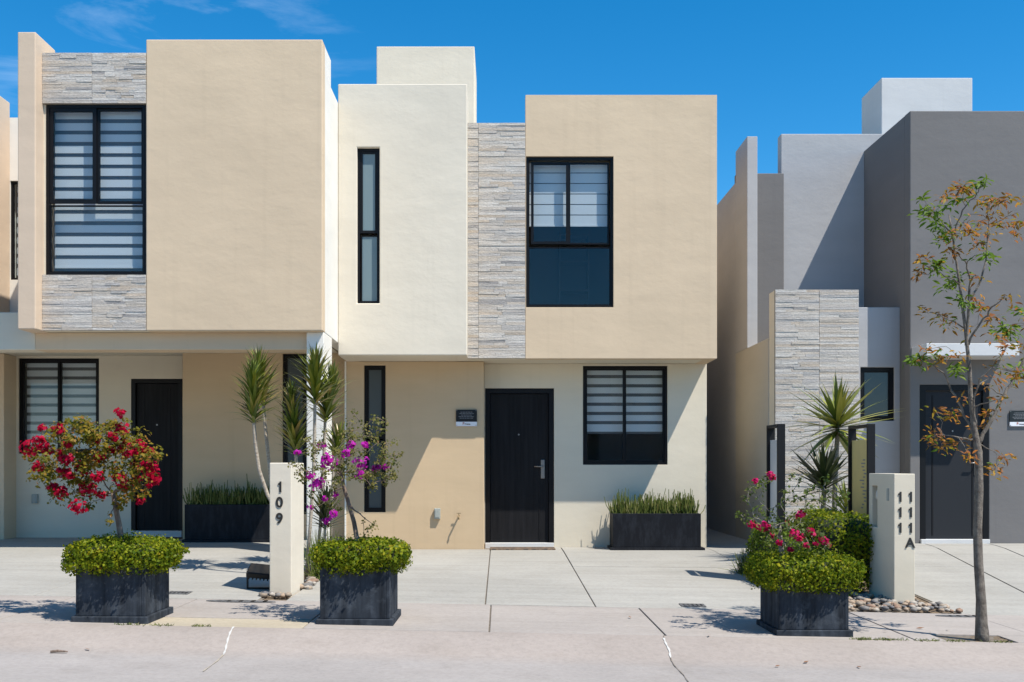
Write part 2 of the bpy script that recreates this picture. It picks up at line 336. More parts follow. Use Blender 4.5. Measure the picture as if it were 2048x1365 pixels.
# ------------------------------------------------------------------ ground, street, pavements
def sw_z(x): return -.113-.02*max(-9, min(9, x))
def sstep(a, b, x): u = max(0, min(1, (x-a)/(b-a))); return u*u*(3-2*u)
def back_z(x): return .10*(1-sstep(-2.3, -1.9, x))-.015*sstep(-2.3, -1.9, x)*(1-sstep(2.9, 4.0, x))+.04*sstep(2.9, 4.0, x)
def gz(x, y):
    if y >= 9:
        t_ = min(1, (y-9)/4.6); return sw_z(x)*(1-t_)+back_z(x)*t_
    if y >= 7.5: return sw_z(x)
    if y >= 6.95:
        u = (7.5-y)/.55; return sw_z(x)-.105*(u*u*(3-2*u)*.75+u*.25)
    return sw_z(x)-.105-.012*min(6.95-y, .4)+.008*max(0, min(3, 6.5-y))
g = MB().quad((-300, -300, -.55), (300, -300, -.55), (300, 300, -.55), (-300, 300, -.55)).build('ground', 'earth'); struct(g)
def sheet(name, xs, ys, mat, dz=0):
    m = MB(); n = len(xs)
    m.v = [(x, y, gz(x, y)+dz) for y in ys for x in xs]
    m.f = [(j*n+i, j*n+i+1, (j+1)*n+i+1, (j+1)*n+i) for j in range(len(ys)-1) for i in range(n-1)]
    return m.build(name, mat, smooth=True)
ap = struct(sheet('street', [-60, -30, -15, -9, -6, -3, 0, 3, 6, 9, 15, 30, 60], [-14, -6, -2, 0, 2, 4, 5, 6, 6.5, 6.75]+[6.9+.595*i/14 for i in range(15)], 'street'))
sl = 'slab'
def slabs(name, mat, polys, base):
    """a structure (its dark joint bed) with one slab per polygon"""
    bx0 = min(p[0] for q in polys for p in q); bx1 = max(p[0] for q in polys for p in q)
    by0 = min(p[1] for q in polys for p in q); by1 = max(p[1] for q in polys for p in q)
    xs = [bx0+(bx1-bx0)*i/12 for i in range(13)]; ys = [by0+(by1-by0)*i/8 for i in range(9)]
    m = MB(); n = 13
    m.v = [(x, y, gz(x, y)-.012) for y in ys for x in xs]; m.f = [(j*n+i, j*n+i+1, (j+1)*n+i+1, (j+1)*n+i) for j in range(8) for i in range(12)]
    o = struct(m.build(name, base))
    for q in polys:
        mm = MB(); dzz = random.uniform(-.002, .002); (ax, ay), (bx, by), (cx, cy), (dx, dy) = q; nu, nv = 6, 14
        def P_(u, v): return ((ax+(bx-ax)*u)*(1-v)+(dx+(cx-dx)*u)*v, (ay+(by-ay)*u)*(1-v)+(dy+(cy-dy)*u)*v)
        top = [[P_(i/nu, j/nv) for i in range(nu+1)] for j in range(nv+1)]
        for row in top: mm.v += [(x, y, gz(x, y)+dzz) for x, y in row]
        mm.f += [(j*(nu+1)+i, j*(nu+1)+i+1, (j+1)*(nu+1)+i+1, (j+1)*(nu+1)+i) for j in range(nv) for i in range(nu)]
        ring = [j for j in range(nu+1)]+[j*(nu+1)+nu for j in range(1, nv+1)]+[nv*(nu+1)+i for i in range(nu-1, -1, -1)]+[j*(nu+1) for j in range(nv-1, 0, -1)]
        k0 = len(mm.v); mm.v += [(mm.v[i][0], mm.v[i][1], mm.v[i][2]-.09) for i in ring]
        mm.f += [(ring[i], k0+i, k0+(i+1) % len(ring), ring[(i+1) % len(ring)]) for i in range(len(ring))]
        mm.build(sl, mat, o, bevel=.005)
    return o
def rect(x0, x1, y0, y1, gp=.0055): return [(x0+gp, y0+gp), (x1-gp, y0+gp), (x1-gp, y1-gp), (x0+gp, y1-gp)]
for pts, mt in ((((-1.945, 7.49), (-1.935, 7.35), (-1.915, 7.2), (-1.89, 7.05), (-1.875, 6.95)), 'caulk'), (((-1.875, 6.95), (-1.86, 6.75), (-1.855, 6.4)), 'sandslab'),
                (((1.185, 7.42), (1.183, 7.32), (1.19, 7.2), (1.178, 7.08)), 'caulk'), (((1.178, 7.08), (1.172, 6.9), (1.18, 6.6), (1.165, 6.2), (1.17, 5.6)), 'joint'), (((1.2, 7.49), (1.185, 7.42)), 'joint')):
    m = MB(); P = []
    for (a, b) in zip(pts[:-1], pts[1:]):
        for k in range(6): P.append((a[0]+(b[0]-a[0])*k/6+random.uniform(-.0015, .0015), a[1]+(b[1]-a[1])*k/6))
    P.append(pts[-1]); wd = {'caulk': .0075, 'sandslab': .004, 'joint': .0035}[mt]
    w = [wd*(.8+.3*math.sin(i*1.3)) for i in range(len(P))]
    for k in range(len(P)-1):
        (xa, ya), (xb, yb) = P[k], P[k+1]
        m.quad((xa-w[k], ya, gz(xa, ya)+.005), (xb-w[k+1], yb, gz(xb, yb)+.005), (xb+w[k+1], yb, gz(xb, yb)+.005), (xa+w[k], ya, gz(xa, ya)+.005))
    m.build('joint_sealant', mt, ap)
# sidewalk with a tree pit and a sandy infill
swx = [-12, -6.4, -3.73, -2.66, -1.45, -.08, 1.215, 3.05]
P = [rect(a, b, 7.505, 8.995) for a, b in zip(swx[:-1], swx[1:]) if (a, b) != (-2.66, -1.45)]
P += [rect(-2.66, -1.45, 7.93, 8.995), rect(3.05, 4.1, 7.83, 8.995), rect(3.05, 3.28, 7.505, 7.83), rect(3.79, 4.1, 7.505, 7.83), rect(4.1, 6.0, 7.505, 8.995), rect(6.0, 12, 7.505, 8.995)]
sidewalk = slabs('sidewalk', 'sidewalk', P, 'joint')
m = MB().prism(rect(-2.66, -1.45, 7.505, 7.93), lambda x, y: gz(x, y)-.003, lambda x, y: gz(x, y)-.1); m.build('infill_slab', 'sandslab', sidewalk, bevel=.006)
m = MB(); n = 9
m.v = [(3.27+.53*i/8, 7.5+.34*j/8, gz(3.5, 7.6)-.018+.012*math.sin(i*2.1+j)*math.cos(j*1.3)) for j in range(9) for i in range(9)]
m.f = [(j*n+i, j*n+i+1, (j+1)*n+i+1, (j+1)*n+i) for j in range(8) for i in range(8)]
struct(m.build('tree_pit_soil', 'earth', smooth=True))
# driveways
P = [rect(-1.885, -.13, 9.0, 13.86), rect(-.13, .84, 9.0, 14.2), rect(.84, 2.84, 11.9, 14.2), rect(.84, 2.74, 9.0, 11.9), rect(2.84, 3.64, 12.2, 22)]
slabs('driveway', 'driveway', P, 'joint')
P = [rect(-12, -6.1, 9, 14.6), rect(-6.1, -4.1, 9, 11.6), rect(-6.1, -4.1, 11.6, 14.6), rect(-4.1, -2.13, 9, 11.6), rect(-4.1, -2.1, 11.6, 14.4)]
slabs('driveway', 'driveway', P, 'joint')
gp = .008
def lean(y, a, b): return a+(b-a)*(y-9)/5.2
def lslab(l0, l1, y0, y1): return [(lean(y0, *l0)+gp, y0+gp), (lean(y0, *l1)-gp, y0+gp), (lean(y1, *l1)-gp, y1-gp), (lean(y1, *l0)+gp, y1-gp)]
P = [lslab((4.05, 4.05), (5.02, 5.87), 9, 11.9), lslab((4.0, 4.05), (5.02, 5.87), 11.9, 14.2), lslab((5.02, 5.87), (5.9, 6.75), 9, 14.2), lslab((5.9, 6.75), (12, 12), 9, 14.2)]
slabs('driveway', 'driveway', P, 'joint')

# ------------------------------------------------------------------ windows, doors, stone cladding
def window(house, x0, x1, z0, z1, y, panes, fw=.045, pane_mat='glass', blind=None, yrec=.0):
    """panes: list of rectangles in fractions of the opening; the window object is its frame"""
    y += yrec; e = .002
    m = MB(); xs0, xs1, zs0, zs1 = x0+e, x1-e, z0+e, z1-e
    m.box(xs0, xs1, y, y+.07, zs1-fw, zs1).box(xs0, xs1, y, y+.07, zs0, zs0+fw).box(xs0, xs0+fw, y, y+.07, zs0+fw, zs1-fw).box(xs1-fw, xs1, y, y+.07, zs0+fw, zs1-fw)
    w = m.build('window', 'frame', house, merge=False)
    for (a, b, c, d, off, sw) in panes:
        ax, bx_, cz, dz = x0+fw+(x1-x0-2*fw)*a, x0+fw+(x1-x0-2*fw)*b, z0+fw+(z1-z0-2*fw)*c, z0+fw+(z1-z0-2*fw)*d
        yy = y+.012+off
        MB().box(ax, bx_, yy, yy+.03, dz-sw, dz).box(ax, bx_, yy, yy+.03, cz, cz+sw).box(ax, ax+sw, yy, yy+.03, cz+sw, dz-sw).box(bx_-sw, bx_, yy, yy+.03, cz+sw, dz-sw).build('sash', 'frame', w, merge=False)
        B(ax+sw, bx_-sw, yy+.012, yy+.016, cz+sw, dz-sw).build('pane', pane_mat, w)
    if blind:
        bx0, bx1, top, bot, hw, hs_ = blind; yb = y+.13; z = top; k = 0
        mw = None; ms_ = None
        while z-hw > bot:
            if mw is None: o = B(bx0, bx1, yb, yb+.003, z-hw, z).build('blind_band', 'blind', w); mw = (o.data, z)
            else: piece('blind_band', mw[0], w, ORG[w.name]+Vector((0, 0, z-mw[1])))
            z -= hw
            if z-hs_ > bot:
                if ms_ is None: o = B(bx0, bx1, yb+.012, yb+.015, z-hs_-.004, z+.004).build('blind_band', 'sheer', w); ms_ = (o.data, z)
                else: piece('blind_band', ms_[0], w, ORG[w.name]+Vector((0, 0, z-ms_[1])))
            z -= hs_
        B(bx0, bx1, yb-.008, yb+.008, z+hs_-.02, z+hs_).build('bottom_rail', 'blind', w)
    return w
stone_me = []
for k in range(4):
    m = MB().box(-.5, .5, -.5, .5, -.5, .5)
    rr = random.Random(k)
    m.v = [(x*(1-.012*rr.random()), yv+(.28*(rr.random()-.5) if yv < 0 else 0), zv*(1-.06*rr.random())) for x, yv, zv in m.v]
    me = bpy.data.meshes.new('stone_strip'); me.from_pydata(m.v, [], m.f); me.materials.append(M['stone']); stone_me.append(me)
def cladding(house, x0, x1, z0, z1, y, rows, seam=None, per=3):
    """ledger-stone strips laid course by course on a grout bed whose face is at y"""
    bed = B(x0, x1, y, y+.03, z0, z1).build('stone_cladding', 'grout', house)
    h = (z1-z0)/rows; cols = [(x0, x1)] if seam is None else [(x0, seam-.0006), (seam+.0006, x1)]
    for r in range(rows):
        zc = z0+h*(r+.5)
        for ca, cb in cols:
            n = max(1, round(per*(cb-ca)/(x1-x0))+random.choice((-1, 0, 0, 1)) if (cb-ca)/(x1-x0) > .3 else 1)
            cuts = sorted([ca]+[ca+(cb-ca)*(k+random.uniform(-.32, .32))/n for k in range(1, n)]+[cb])
            for a, b in zip(cuts[:-1], cuts[1:]):
                d = .016+random.choice((0, .001, .003, .006))
                piece('stone_strip', random.choice(stone_me), bed, ((a+b)/2, y-d/2+.001, zc), (b-a-.0008, d, h*.99))
    return bed
def door(house, x0, x1, z0, z1, y, handle_right=True, fw=.07, hz=1.02):
    d = B(x0+fw+.004, x1-fw-.004, y+.045, y+.09, z0+.006, z1-fw-.004).build('door', 'door', house, bevel=.003)
    MB().box(x0+.002, x0+fw, y+.004, y+.14, z0, z1-.002).box(x1-fw, x1-.002, y+.004, y+.14, z0, z1-.002).box(x0+fw, x1-fw, y+.004, y+.14, z1-fw, z1-.002).build('door_frame', 'frame', d, merge=False)
    for k in range(2):
        xx = x0+fw+.10+k*(x1-x0-2*fw-.24); B(xx, xx+.02, y+.040, y+.0455, z0+.05, z1-fw-.06).build('door_moulding', 'door', d)
    hx = x1-fw-.085 if handle_right else x0+fw+.085
    s = -1 if handle_right else 1
    B(hx-.026, hx+.026, y+.032, y+.046, z0+hz-.13, z0+hz+.13).build('handle_plate', 'steel', d, bevel=.004)
    MB().tube([(hx, y+.035, z0+hz+.035), (hx, y+.0, z0+hz+.035), (hx+s*.02, y-.012, z0+hz+.035), (hx+s*.12, y-.012, z0+hz+.037)], .0095, 8).build('handle', 'steel', d, smooth=True)
    MB().tube([(hx, y+.036, z0+hz-.045), (hx, y+.02, z0+hz-.045)], .013, 10).build('lock_cylinder', 'steel', d)
    MB().tube([((x0+x1)/2-.01, y+.046, z0+1.50), ((x0+x1)/2-.01, y+.036, z0+1.50)], .012, 10).build('peephole', 'steel', d)
    return d

# ------------------------------------------------------------------ the house in the middle
H = thing('house', (0, 14, 0), 'two-storey house with off-white block, stone strip and beige block above a black door', 'house', 'houses along the street')
Yw, Yb, Yg, Yd = 13.10, 13.49, 13.86, 14.20
zb, zt = 2.525, 5.995
XL, XW, XS, XR = px(676, Yw), px(934, Yw), px(1051, Yb), px(1434, Yb)
hole = (px(714, Yw), px(759, Yw), pz(607, Yw), pz(295, Yw))
MB().wall(XL, XW, zb, zt, Yw, .16, [hole]).build('white_wall', 'offwhite', H, bevel=.012)
window(H, *hole, Yw, [(0, 1, .455, 1, .0, .035), (.06, 1, 0, .44, .012, .012)], .03, 'frost', yrec=.055)
B(XL, XL+.15, Yw+.16, 22, zb, zt-.004).build('side_wall', 'offwhite', H)
B(XW-.15, XW-.003, Yw+.16, Yb+.3, zb, zt-.003).build('return_wall', 'offwhite', H, bevel=.01)
B(XL+.15, XW-.15, Yw+.16, 14.5, zb+.002, zb+.14).build('soffit', 'offwhite', H)
hole = (px(1052, Yb), px(1227, Yb), pz(615, Yb), pz(313, Yb))
MB().wall(XS, XR, zb, zt, Yb, .16, [hole]).build('beige_wall', 'beige', H, bevel=.012)
window(H, *hole, Yb, [(.03, .49, .42, .985, .0, .035), (.49, .985, .42, .985, .02, .022), (.0, 1, .0, .40, .012, .012)], .035,
       blind=(hole[0]+.05, hole[1]-.05, hole[3]-.04, pz(450, Yb), .128, .012), yrec=.03)
B(XR-.15, XR-.002, Yb+.16, 22, zb, zt-.003).build('side_wall', 'beige', H)
zs = pz(247, Yb)
B(XW-.003, XS-.001, Yb+.03, Yb+.19, zb+.003, zs-.004).build('cladding_wall', 'cream', H)
cladding(H, XW-.002, XS-.002, zb+.004, zs, Yb+.001, 92, px(957, Yb), 2)
B(XW-.15, XR-.15, Yb+.19, 14.5, zb+.004, zb+.14).build('soffit', 'cream', H)
B(XS+.16, XS+.2, Yb+.3, 15, zb+.2, zt).build('parapet_return', 'beige', H) if False else None
# ground floor
gx0, gx1 = px(692, Yg), px(968, Yg)
hole = (px(728, Yg), px(771, Yg), pz(1025, Yg), pz(731, Yg))
MB().wall(gx0, gx1, -.12, zb, Yg, .34, [hole]).build('tan_wall', 'tan', H, bevel=.008)
window(H, *hole, Yg, [(0, 1, .5, 1, .0, .03), (0, 1, 0, .49, .0, .03)], .03, 'shadefrost', yrec=.03)
B(gx0-.016, gx0+.004, Yg-.016, Yg+.15, -.08, zb).build('corner_trim', 'white', H)
dh = (px(970, Yd), px(1108, Yd), pz(1086, Yd), pz(777, Yd)); wh = (px(1166, Yd), px(1335, Yd), pz(930, Yd), pz(732, Yd))
xr2 = px(1413.5, Yd)
MB().wall(gx1, xr2, -.12, zb+.002, Yd, .2, [(dh[0], dh[1], -.06, dh[3]), wh]).build('cream_wall', 'cream', H, bevel=.008)
door(H, dh[0], dh[1], dh[2], dh[3], Yd, True)
B(dh[0]+.002, dh[1]-.002, Yd-.03, Yd+.2, -.10, dh[2]).build('door_sill', 'pgray', H, bevel=.006)
window(H, *wh, Yd, [(0, .5, 0, 1, .0, .03), (.49, 1, 0, 1, .02, .03)], .03, blind=(wh[0]+.05, wh[1]-.05, wh[3]-.03, pz(868, Yd), .084, .045), yrec=.02)
B(xr2-.16, xr2-.001, Yd+.2, 22, -.12, zb).build('side_wall', 'cream', H)
B(gx0+.003, gx0+.15, Yg+.34, 22, -.12, zb).build('side_wall', 'cream', H)
B(XL+.15, xr2-.16, 14.5, 21.9, zb+.01, zb+.13).build('floor_slab', 'interior', H)
B(XL+.15, xr2-.16, 21.9, 22.05, -.12, zt-.1).build('rear_wall', 'cream', H)
B(XL+.15, XR-.15, Yb+.2, 21.9, 5.35, 5.45).build('roof', 'cream', H)
B(XL+.15, XW-.15, Yw+.16, Yb+.2, 5.35, 5.449).build('roof', 'cream', H)
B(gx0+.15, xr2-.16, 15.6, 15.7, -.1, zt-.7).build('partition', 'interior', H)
Yt = 14.3
B(px(753, Yt), px(949, Yt), Yt, Yt+1.3, 5.449, pz(93, Yt)).build('tower', 'offwhite', H, bevel=.012)
# ------------------------------------------------------------------ the house on the left
L = thing('house', (-4.2, 14, .1), 'two-storey beige house with window between two stone panels and a shaded carport', 'house', 'houses along the street')
Y1 = 11.95; z1b, z1t = 2.685, pz(79, Y1)
xa, xb, xc, xd = px(35, 11.78), px(71, 11.78), px(292, Y1), px(645, Y1)
B(px(35, 11.78), px(71, 11.78), 11.78, Y1+.36, z1b-.004, pz(64, 11.78)).build('fin_wall', 'pinkbeige', L, bevel=.012)
B(xc, xd, Y1, Y1+.18, z1b, z1t).build('beige_wall', 'beige', L, bevel=.012)
Ys = 11.963
B(xa+.16, xd-.16, Ys+.2, 12.42, z1b+.003, z1b+.1).build('soffit', 'cream', L)
hole = (px(90, Ys), px(290.5, Ys), pz(550, Ys), pz(208, Ys)); zst = pz(107, Ys)
MB().wall(xb-.001, xc+.001, z1b+.004, zst-.004, Ys+.03, .16, [hole]).build('cladding_wall', 'cream', L)
cladding(L, xb+.001, xc-.001, hole[3]+.003, zst, Ys+.001, 19, px(185, Ys), 5)
cladding(L, xb+.001, xc-.001, z1b+.006, hole[2]-.003, Ys+.001, 21, px(185, Ys), 5)
window(L, *hole, Ys, [(.0, .5, .42, 1, .0, .045), (.5, 1, .42, 1, .02, .03), (.0, 1, .0, .41, .012, .015)], .035,
       blind=(hole[0]+.05, hole[1]-.05, hole[3]-.04, hole[2]+.05, .088, .046), yrec=.025)
# side wall facing the middle house, stepped parapet
B(xd-.16, xd-.002, Y1+.18, 12.56, z1b+.002, z1t-.003).build('side_wall', 'white', L, bevel=.008)
B(xd-.16, xd-.004, 12.56, 21, z1b+.002, 5.76).build('side_wall', 'white', L, bevel=.008)
B(xa+.02, xd-.16, Ys+.3, 21, 5.45, 5.55).build('roof', 'cream', L)
B(xa+.002, xa+.15, Y1+.36, 20.9, z1b, 5.8).build('side_wall', 'pinkbeige', L)
B(xa, xd-.17, 20.9, 21.05, 0, 5.7).build('rear_wall', 'cream', L)
B(px(613, 12.05), px(648, 12.05)-.003, 12.05, 12.64, -.12, z1b).build('column', 'white', L, bevel=.01)
B(xa+.05, px(613, 12.05), 12.12, 12.42, 2.483, z1b+.002).build('beam', 'beige', L, bevel=.008)
B(-9.5, xa+.05, 12.122, 12.422, 2.483, 2.927).build('beam', 'cream', L, bevel=.008)
B(-9.5, xd-.16, 12.42, 20.9, 2.665, 2.683).build('ceiling', 'cream', L)
B(-9.5, px(8, 14.14), 14.14, 14.6, -.05, 2.665).build('pillar', 'beige', L, bevel=.01)
Yl = 14.5
wh = (px(37, Yl), px(198, Yl), pz(908, Yl), pz(717, Yl)); dh = (px(262, Yl), px(365, Yl), pz(1062, Yl), pz(758, Yl))
MB().wall(-9, dh[1], -.05, 2.665, Yl, .2, [wh, (dh[0], dh[1], 0, dh[3])]).build('carport_wall', 'cream', L)
door(L, dh[0], dh[1]-.001, dh[2], dh[3], Yl, False, .06)
B(dh[0]+.002, dh[1]-.003, Yl-.03, Yl+.2, 0, dh[2]).build('door_sill', 'pgray', L, bevel=.006)
window(L, *wh, Yl, [(0, .5, 0, 1, .0, .03), (.49, 1, 0, 1, .02, .03)], .035, blind=(wh[0]+.05, wh[1]-.05, wh[3]-.03, wh[2]+.04, .084, .045), yrec=.02)
Yp = 14.1
hole = (px(565, Yp), px(613, Yp), .45, pz(708, Yp))
MB().wall(px(365, Yp), -2.10, -.05, 2.665, Yp, .3, [hole]).build('tan_wall', 'tan', L, bevel=.006)
window(L, *hole, Yp, [(0, 1, .5, 1, .0, .03), (0, 1, 0, .49, .0, .03)], .03, 'shadefrost', yrec=.03)
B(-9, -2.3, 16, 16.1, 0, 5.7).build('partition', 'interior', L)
# ------------------------------------------------------------------ the house beyond it
K = thing('house', (-7.5, 14, .1), 'neighbouring house of which a parapet, white wall and window strip show beside beige house', 'house', 'houses along the street')
Yk = 14.0
B(-7.4, px(20, Yk), 13.0, Yk-.001, 2.85, 6.07).build('fin_wall', 'pinkbeige', K, bevel=.01)
hole = (-6.69, -5.95, pz(560, Yk), pz(362, Yk))
MB().wall(-9, xa-.001, 2.69, 5.87, Yk, .18, [hole]).build('white_wall', 'white', K)
window(K, *hole, Yk, [(0, 1, 0, 1, .0, .012)], .022, blind=(hole[0]+.025, hole[1]-.04, hole[3]-.04, hole[2]+.05, .085, .055), yrec=.02)
B(-9, xa-.002, 12.43, Yk-.001, 2.74, 2.85).build('balcony_floor', 'cream', K)
B(-9, xa-.01, Yk+.18, 20, 5.6, 5.7).build('roof', 'cream', K)
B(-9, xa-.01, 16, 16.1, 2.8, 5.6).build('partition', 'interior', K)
# ------------------------------------------------------------------ the grey house on the right
G = thing('house', (5.5, 15, .04), 'two-storey grey house with stone-clad pier, dark grey block and small door canopy', 'house', 'houses along the street')
Yq = 14.2; xq = px(1820, Yq); zq = pz(222, Yq)
dh = (px(1840, Yq), px(1978, Yq), pz(1079, Yq), pz(770, Yq))
MB().wall(xq, 11, -.05, zq, Yq, .2, [(dh[0], dh[1], 0, dh[3])]).build('grey_wall', 'dgray', G, bevel=.012)
B(xq+.002, xq+.2, Yq+.2, 22, -.05, zq-.003).build('side_wall', 'dgray', G, bevel=.01)
gd = door(G, dh[0], dh[1], dh[2], dh[3], Yq, True, .08); gd.data.materials[0] = M['doorgrey']
B(dh[0]+.002, dh[1]-.002, Yq-.04, Yq+.2, -.03, dh[2]).build('door_sill', 'pgray', G, bevel=.006)
B(px(1853, 13.7), px(2039, 13.7), 13.7, Yq+.002, pz(712, 13.7), pz(687, 13.7)).build('canopy', 'pgray', G, bevel=.008)
B(xq+.2, 11, Yq+.2, 22, 5.5, 5.6).build('roof', 'dgray', G)
Yv = 14.56; hole = (px(1721, Yv), px(1789, Yv), pz(842, Yv), pz(735, Yv))
MB().wall(4.7, xq+.003, -.05, pz(615, Yv), Yv, .2, [hole]).build('lower_wall', 'lgray', G, bevel=.008)
window(G, *hole, Yv, [(0, 1, 0, 1, .0, .02)], .05, 'darkfrost', yrec=.03)
B(4.4, xq+.002, Yv+.2, 16.0, 3.0, pz(615, Yv)-.02).build('lower_roof', 'lgray', G)
B(px(1562, 16), 6.6, 16.0, 16.2, 2.86, 6.3).build('light_grey_block', 'lgray', G, bevel=.012)
B(3.66, px(1562, 16)+.002, 15.84, 16.0, 2.86, pz(347, 15.84)).build('dark_grey_wall', 'dgray', G, bevel=.008)
B(3.64, px(1515, 15.1), 15.1, 15.84, 2.85, pz(273, 15.1)).build('fin_wall', 'lgray', G, bevel=.008)
B(3.642, 3.8, 15.842, 24, -.05, 5.5).build('side_wall', 'lgray', G, bevel=.008)
B(3.64, 4.7, 13.9, 15.838, -.05, 2.85).build('low_volume', 'shadecream', G, bevel=.008)
B(px(1763, 16.3), px(1945, 16.3), 16.3, 17.2, 5.59, pz(156, 16.3)).build('tower', 'pgray', G, bevel=.01)
xs0, xs1 = px(1550, 13.6), px(1717, 13.6); zst = pz(580, 13.6)
B(xs0+.002, xs1-.002, 13.63, 13.898, -.05, zst-.004).build('stone_pier', 'cream', G)
cladding(G, xs0, xs1, .35, zst, 13.601, 94, px(1638, 13.6), 3)
B(xs0+.001, xs1-.001, 13.602, 13.631, -.05, .348).build('pier_base', 'cream', G)

# ------------------------------------------------------------------ plants: helpers
def rnd_dirs(n, rng):
    v = rng.normal(size=(n, 3)); return v/np.linalg.norm(v, axis=1)[:, None]
def leaf_mesh(name, C, N, L, Wd, mat, parent, rng, fold=.18, jitter=.35, shape=4, dirs=None):
    """leaf blades centred at C (n,3) that roughly face N; each is its own little folded blade"""
    C = np.asarray(C, float); n = len(C); N = np.asarray(N, float)+rng.normal(size=(n, 3))*jitter; N /= np.linalg.norm(N, axis=1)[:, None]
    D = rnd_dirs(n, rng) if dirs is None else np.asarray(dirs, float)
    U = D-N*np.sum(D*N, axis=1)[:, None]; U /= np.linalg.norm(U, axis=1)[:, None]+1e-9; V = np.cross(N, U)
    sc = rng.uniform(.65, 1.25, n)[:, None]; l, w = L*sc, Wd*sc
    if shape == 4:
        vs = np.stack([C-U*l/2, C+V*w/2+N*w*fold, C+U*l/2, C-V*w/2+N*w*fold], 1); k = 4; fc = [(0, 1, 2, 3)]
    else:                                              # longer blade, drooping tip
        vs = np.stack([C-U*l/2, C-U*l*.18+V*w*.46+N*w*fold, C+U*l*.16+V*w*.42+N*w*fold, C+U*l/2-N*l*.12, C+U*l*.16-V*w*.42+N*w*fold, C-U*l*.18-V*w*.46+N*w*fold], 1); k = 6; fc = [(0, 1, 2, 3, 4, 5)]
    o0 = np.array(ORG[parent.name]) if parent else np.zeros(3)
    vs = (vs-o0).reshape(-1, 3)
    me = bpy.data.meshes.new(name)
    me.vertices.add(len(vs)); me.vertices.foreach_set('co', vs.ravel()); me.loops.add(n*k); me.polygons.add(n)
    me.loops.foreach_set('vertex_index', np.arange(n*k)); me.polygons.foreach_set('loop_start', np.arange(n)*k)
    me.update(calc_edges=True); me.validate()
    me.materials.append(M[mat]); o = bpy.data.objects.new(name, me); COL.objects.link(o)
    if parent: o.parent = parent
    ORG[o.name] = ORG[parent.name] if parent else Vector(); return o
def bumps(P, rng, k=34, amp=.13):
    """smooth lumpy factor over directions"""
    Q = rnd_dirs(k, rng); d = P@Q.T; return 1+amp*np.sum(np.exp((d-1)*26)*rng.uniform(-1, 1.2, k), axis=1)
def hedge_points(n, c, h, rng, p=4.0, shell=.30, zmin=-9):
    """points in the outer shell of a lumpy rounded box of half-size h round c, with outward normals"""
    D = rnd_dirs(n, rng); hh = np.array(h)
    r = 1/(np.sum(np.abs(D)**p, axis=1)**(1/p)); r *= bumps(D, rng)
    t = 1-shell*rng.random(n)**1.6
    P = D*(r*t)[:, None]*hh; nn = np.sign(D)*np.abs(D*r[:, None])**(p-1)/hh; nn /= np.linalg.norm(nn, axis=1)[:, None]
    P = P+rng.normal(size=P.shape)*.008+np.array(c); ok = P[:, 2] > zmin
    return P[ok], nn[ok]
def lump(c, h, rng, k=.78, p=4.0, seg=14):
    m = MB(); V = []
    for i in range(seg+1):
        th = math.pi*i/seg
        for j in range(seg*2):
            ph = math.pi*j/seg; V.append((math.sin(th)*math.cos(ph), math.sin(th)*math.sin(ph), math.cos(th)))
    D = np.array(V); r = 1/(np.sum(np.abs(D)**p, axis=1)**(1/p))*k
    P = D*r[:, None]*np.array(h)+np.array(c); m.v = [tuple(q) for q in P]
    m.f = [(i*seg*2+j, i*seg*2+(j+1) % (seg*2), (i+1)*seg*2+(j+1) % (seg*2), (i+1)*seg*2+j) for i in range(seg) for j in range(seg*2)]
    return m
def branch_net(trunk, targets, r0, rng, bend=.12, tip=.0025, scaffold=()):
    """trunk: list of (point, radius). Every target is reached from the nearest node that lies nearer the root."""
    m = MB(); root = trunk[0][0]; m.tube([p for p, _ in trunk], [r for _, r in trunk], 9)
    nodes = [(p, r) for p, r in trunk[len(trunk)//2:]]; ends = []
    top = trunk[-1][0]
    for sc_ in scaffold:
        pp = []; rr_ = []
        for (p, ra), (q, rb) in zip(sc_[:-1], sc_[1:]):
            for k in range(4): pp.append(p+(q-p)*k/4+Vector(rng.normal(size=3))*.005); rr_.append(ra+(rb-ra)*k/4)
        pp.append(sc_[-1][0]); rr_.append(sc_[-1][1]); m.tube(pp, rr_, 7); nodes += list(zip(pp, rr_))
    for tg in sorted(targets, key=lambda q: (q-top).length):
        best = min(nodes, key=lambda q: (q[0]-tg).length+(.35*(q[0]-top).length if not scaffold else .5*max(0, q[0].z-tg.z+.04)))
        a, ra = best; r1 = min(ra*.72, r0); d = tg-a; n = max(3, int(d.length/.07)+2)
        off = Vector(rng.normal(size=3))*bend*d.length
        pts = []; rs = []
        for i in range(n+1):
            u = i/n; p = a+d*u+off*math.sin(math.pi*u)+Vector(rng.normal(size=3))*.006*(0 < i < n); pts.append(p); rs.append(max(tip, r1*(1-u*.72)))
        m.tube(pts, rs, 5, False)
        for i in range(1, n+1): nodes.append((pts[i], rs[i]))
        ends.append(pts)
    return m, ends
def blob(c, r, n, rng, squash=(1, 1, 1)):
    d = rnd_dirs(n, rng); return np.array(c)+d*(r*rng.random(n)**.45)[:, None]*np.array(squash), d

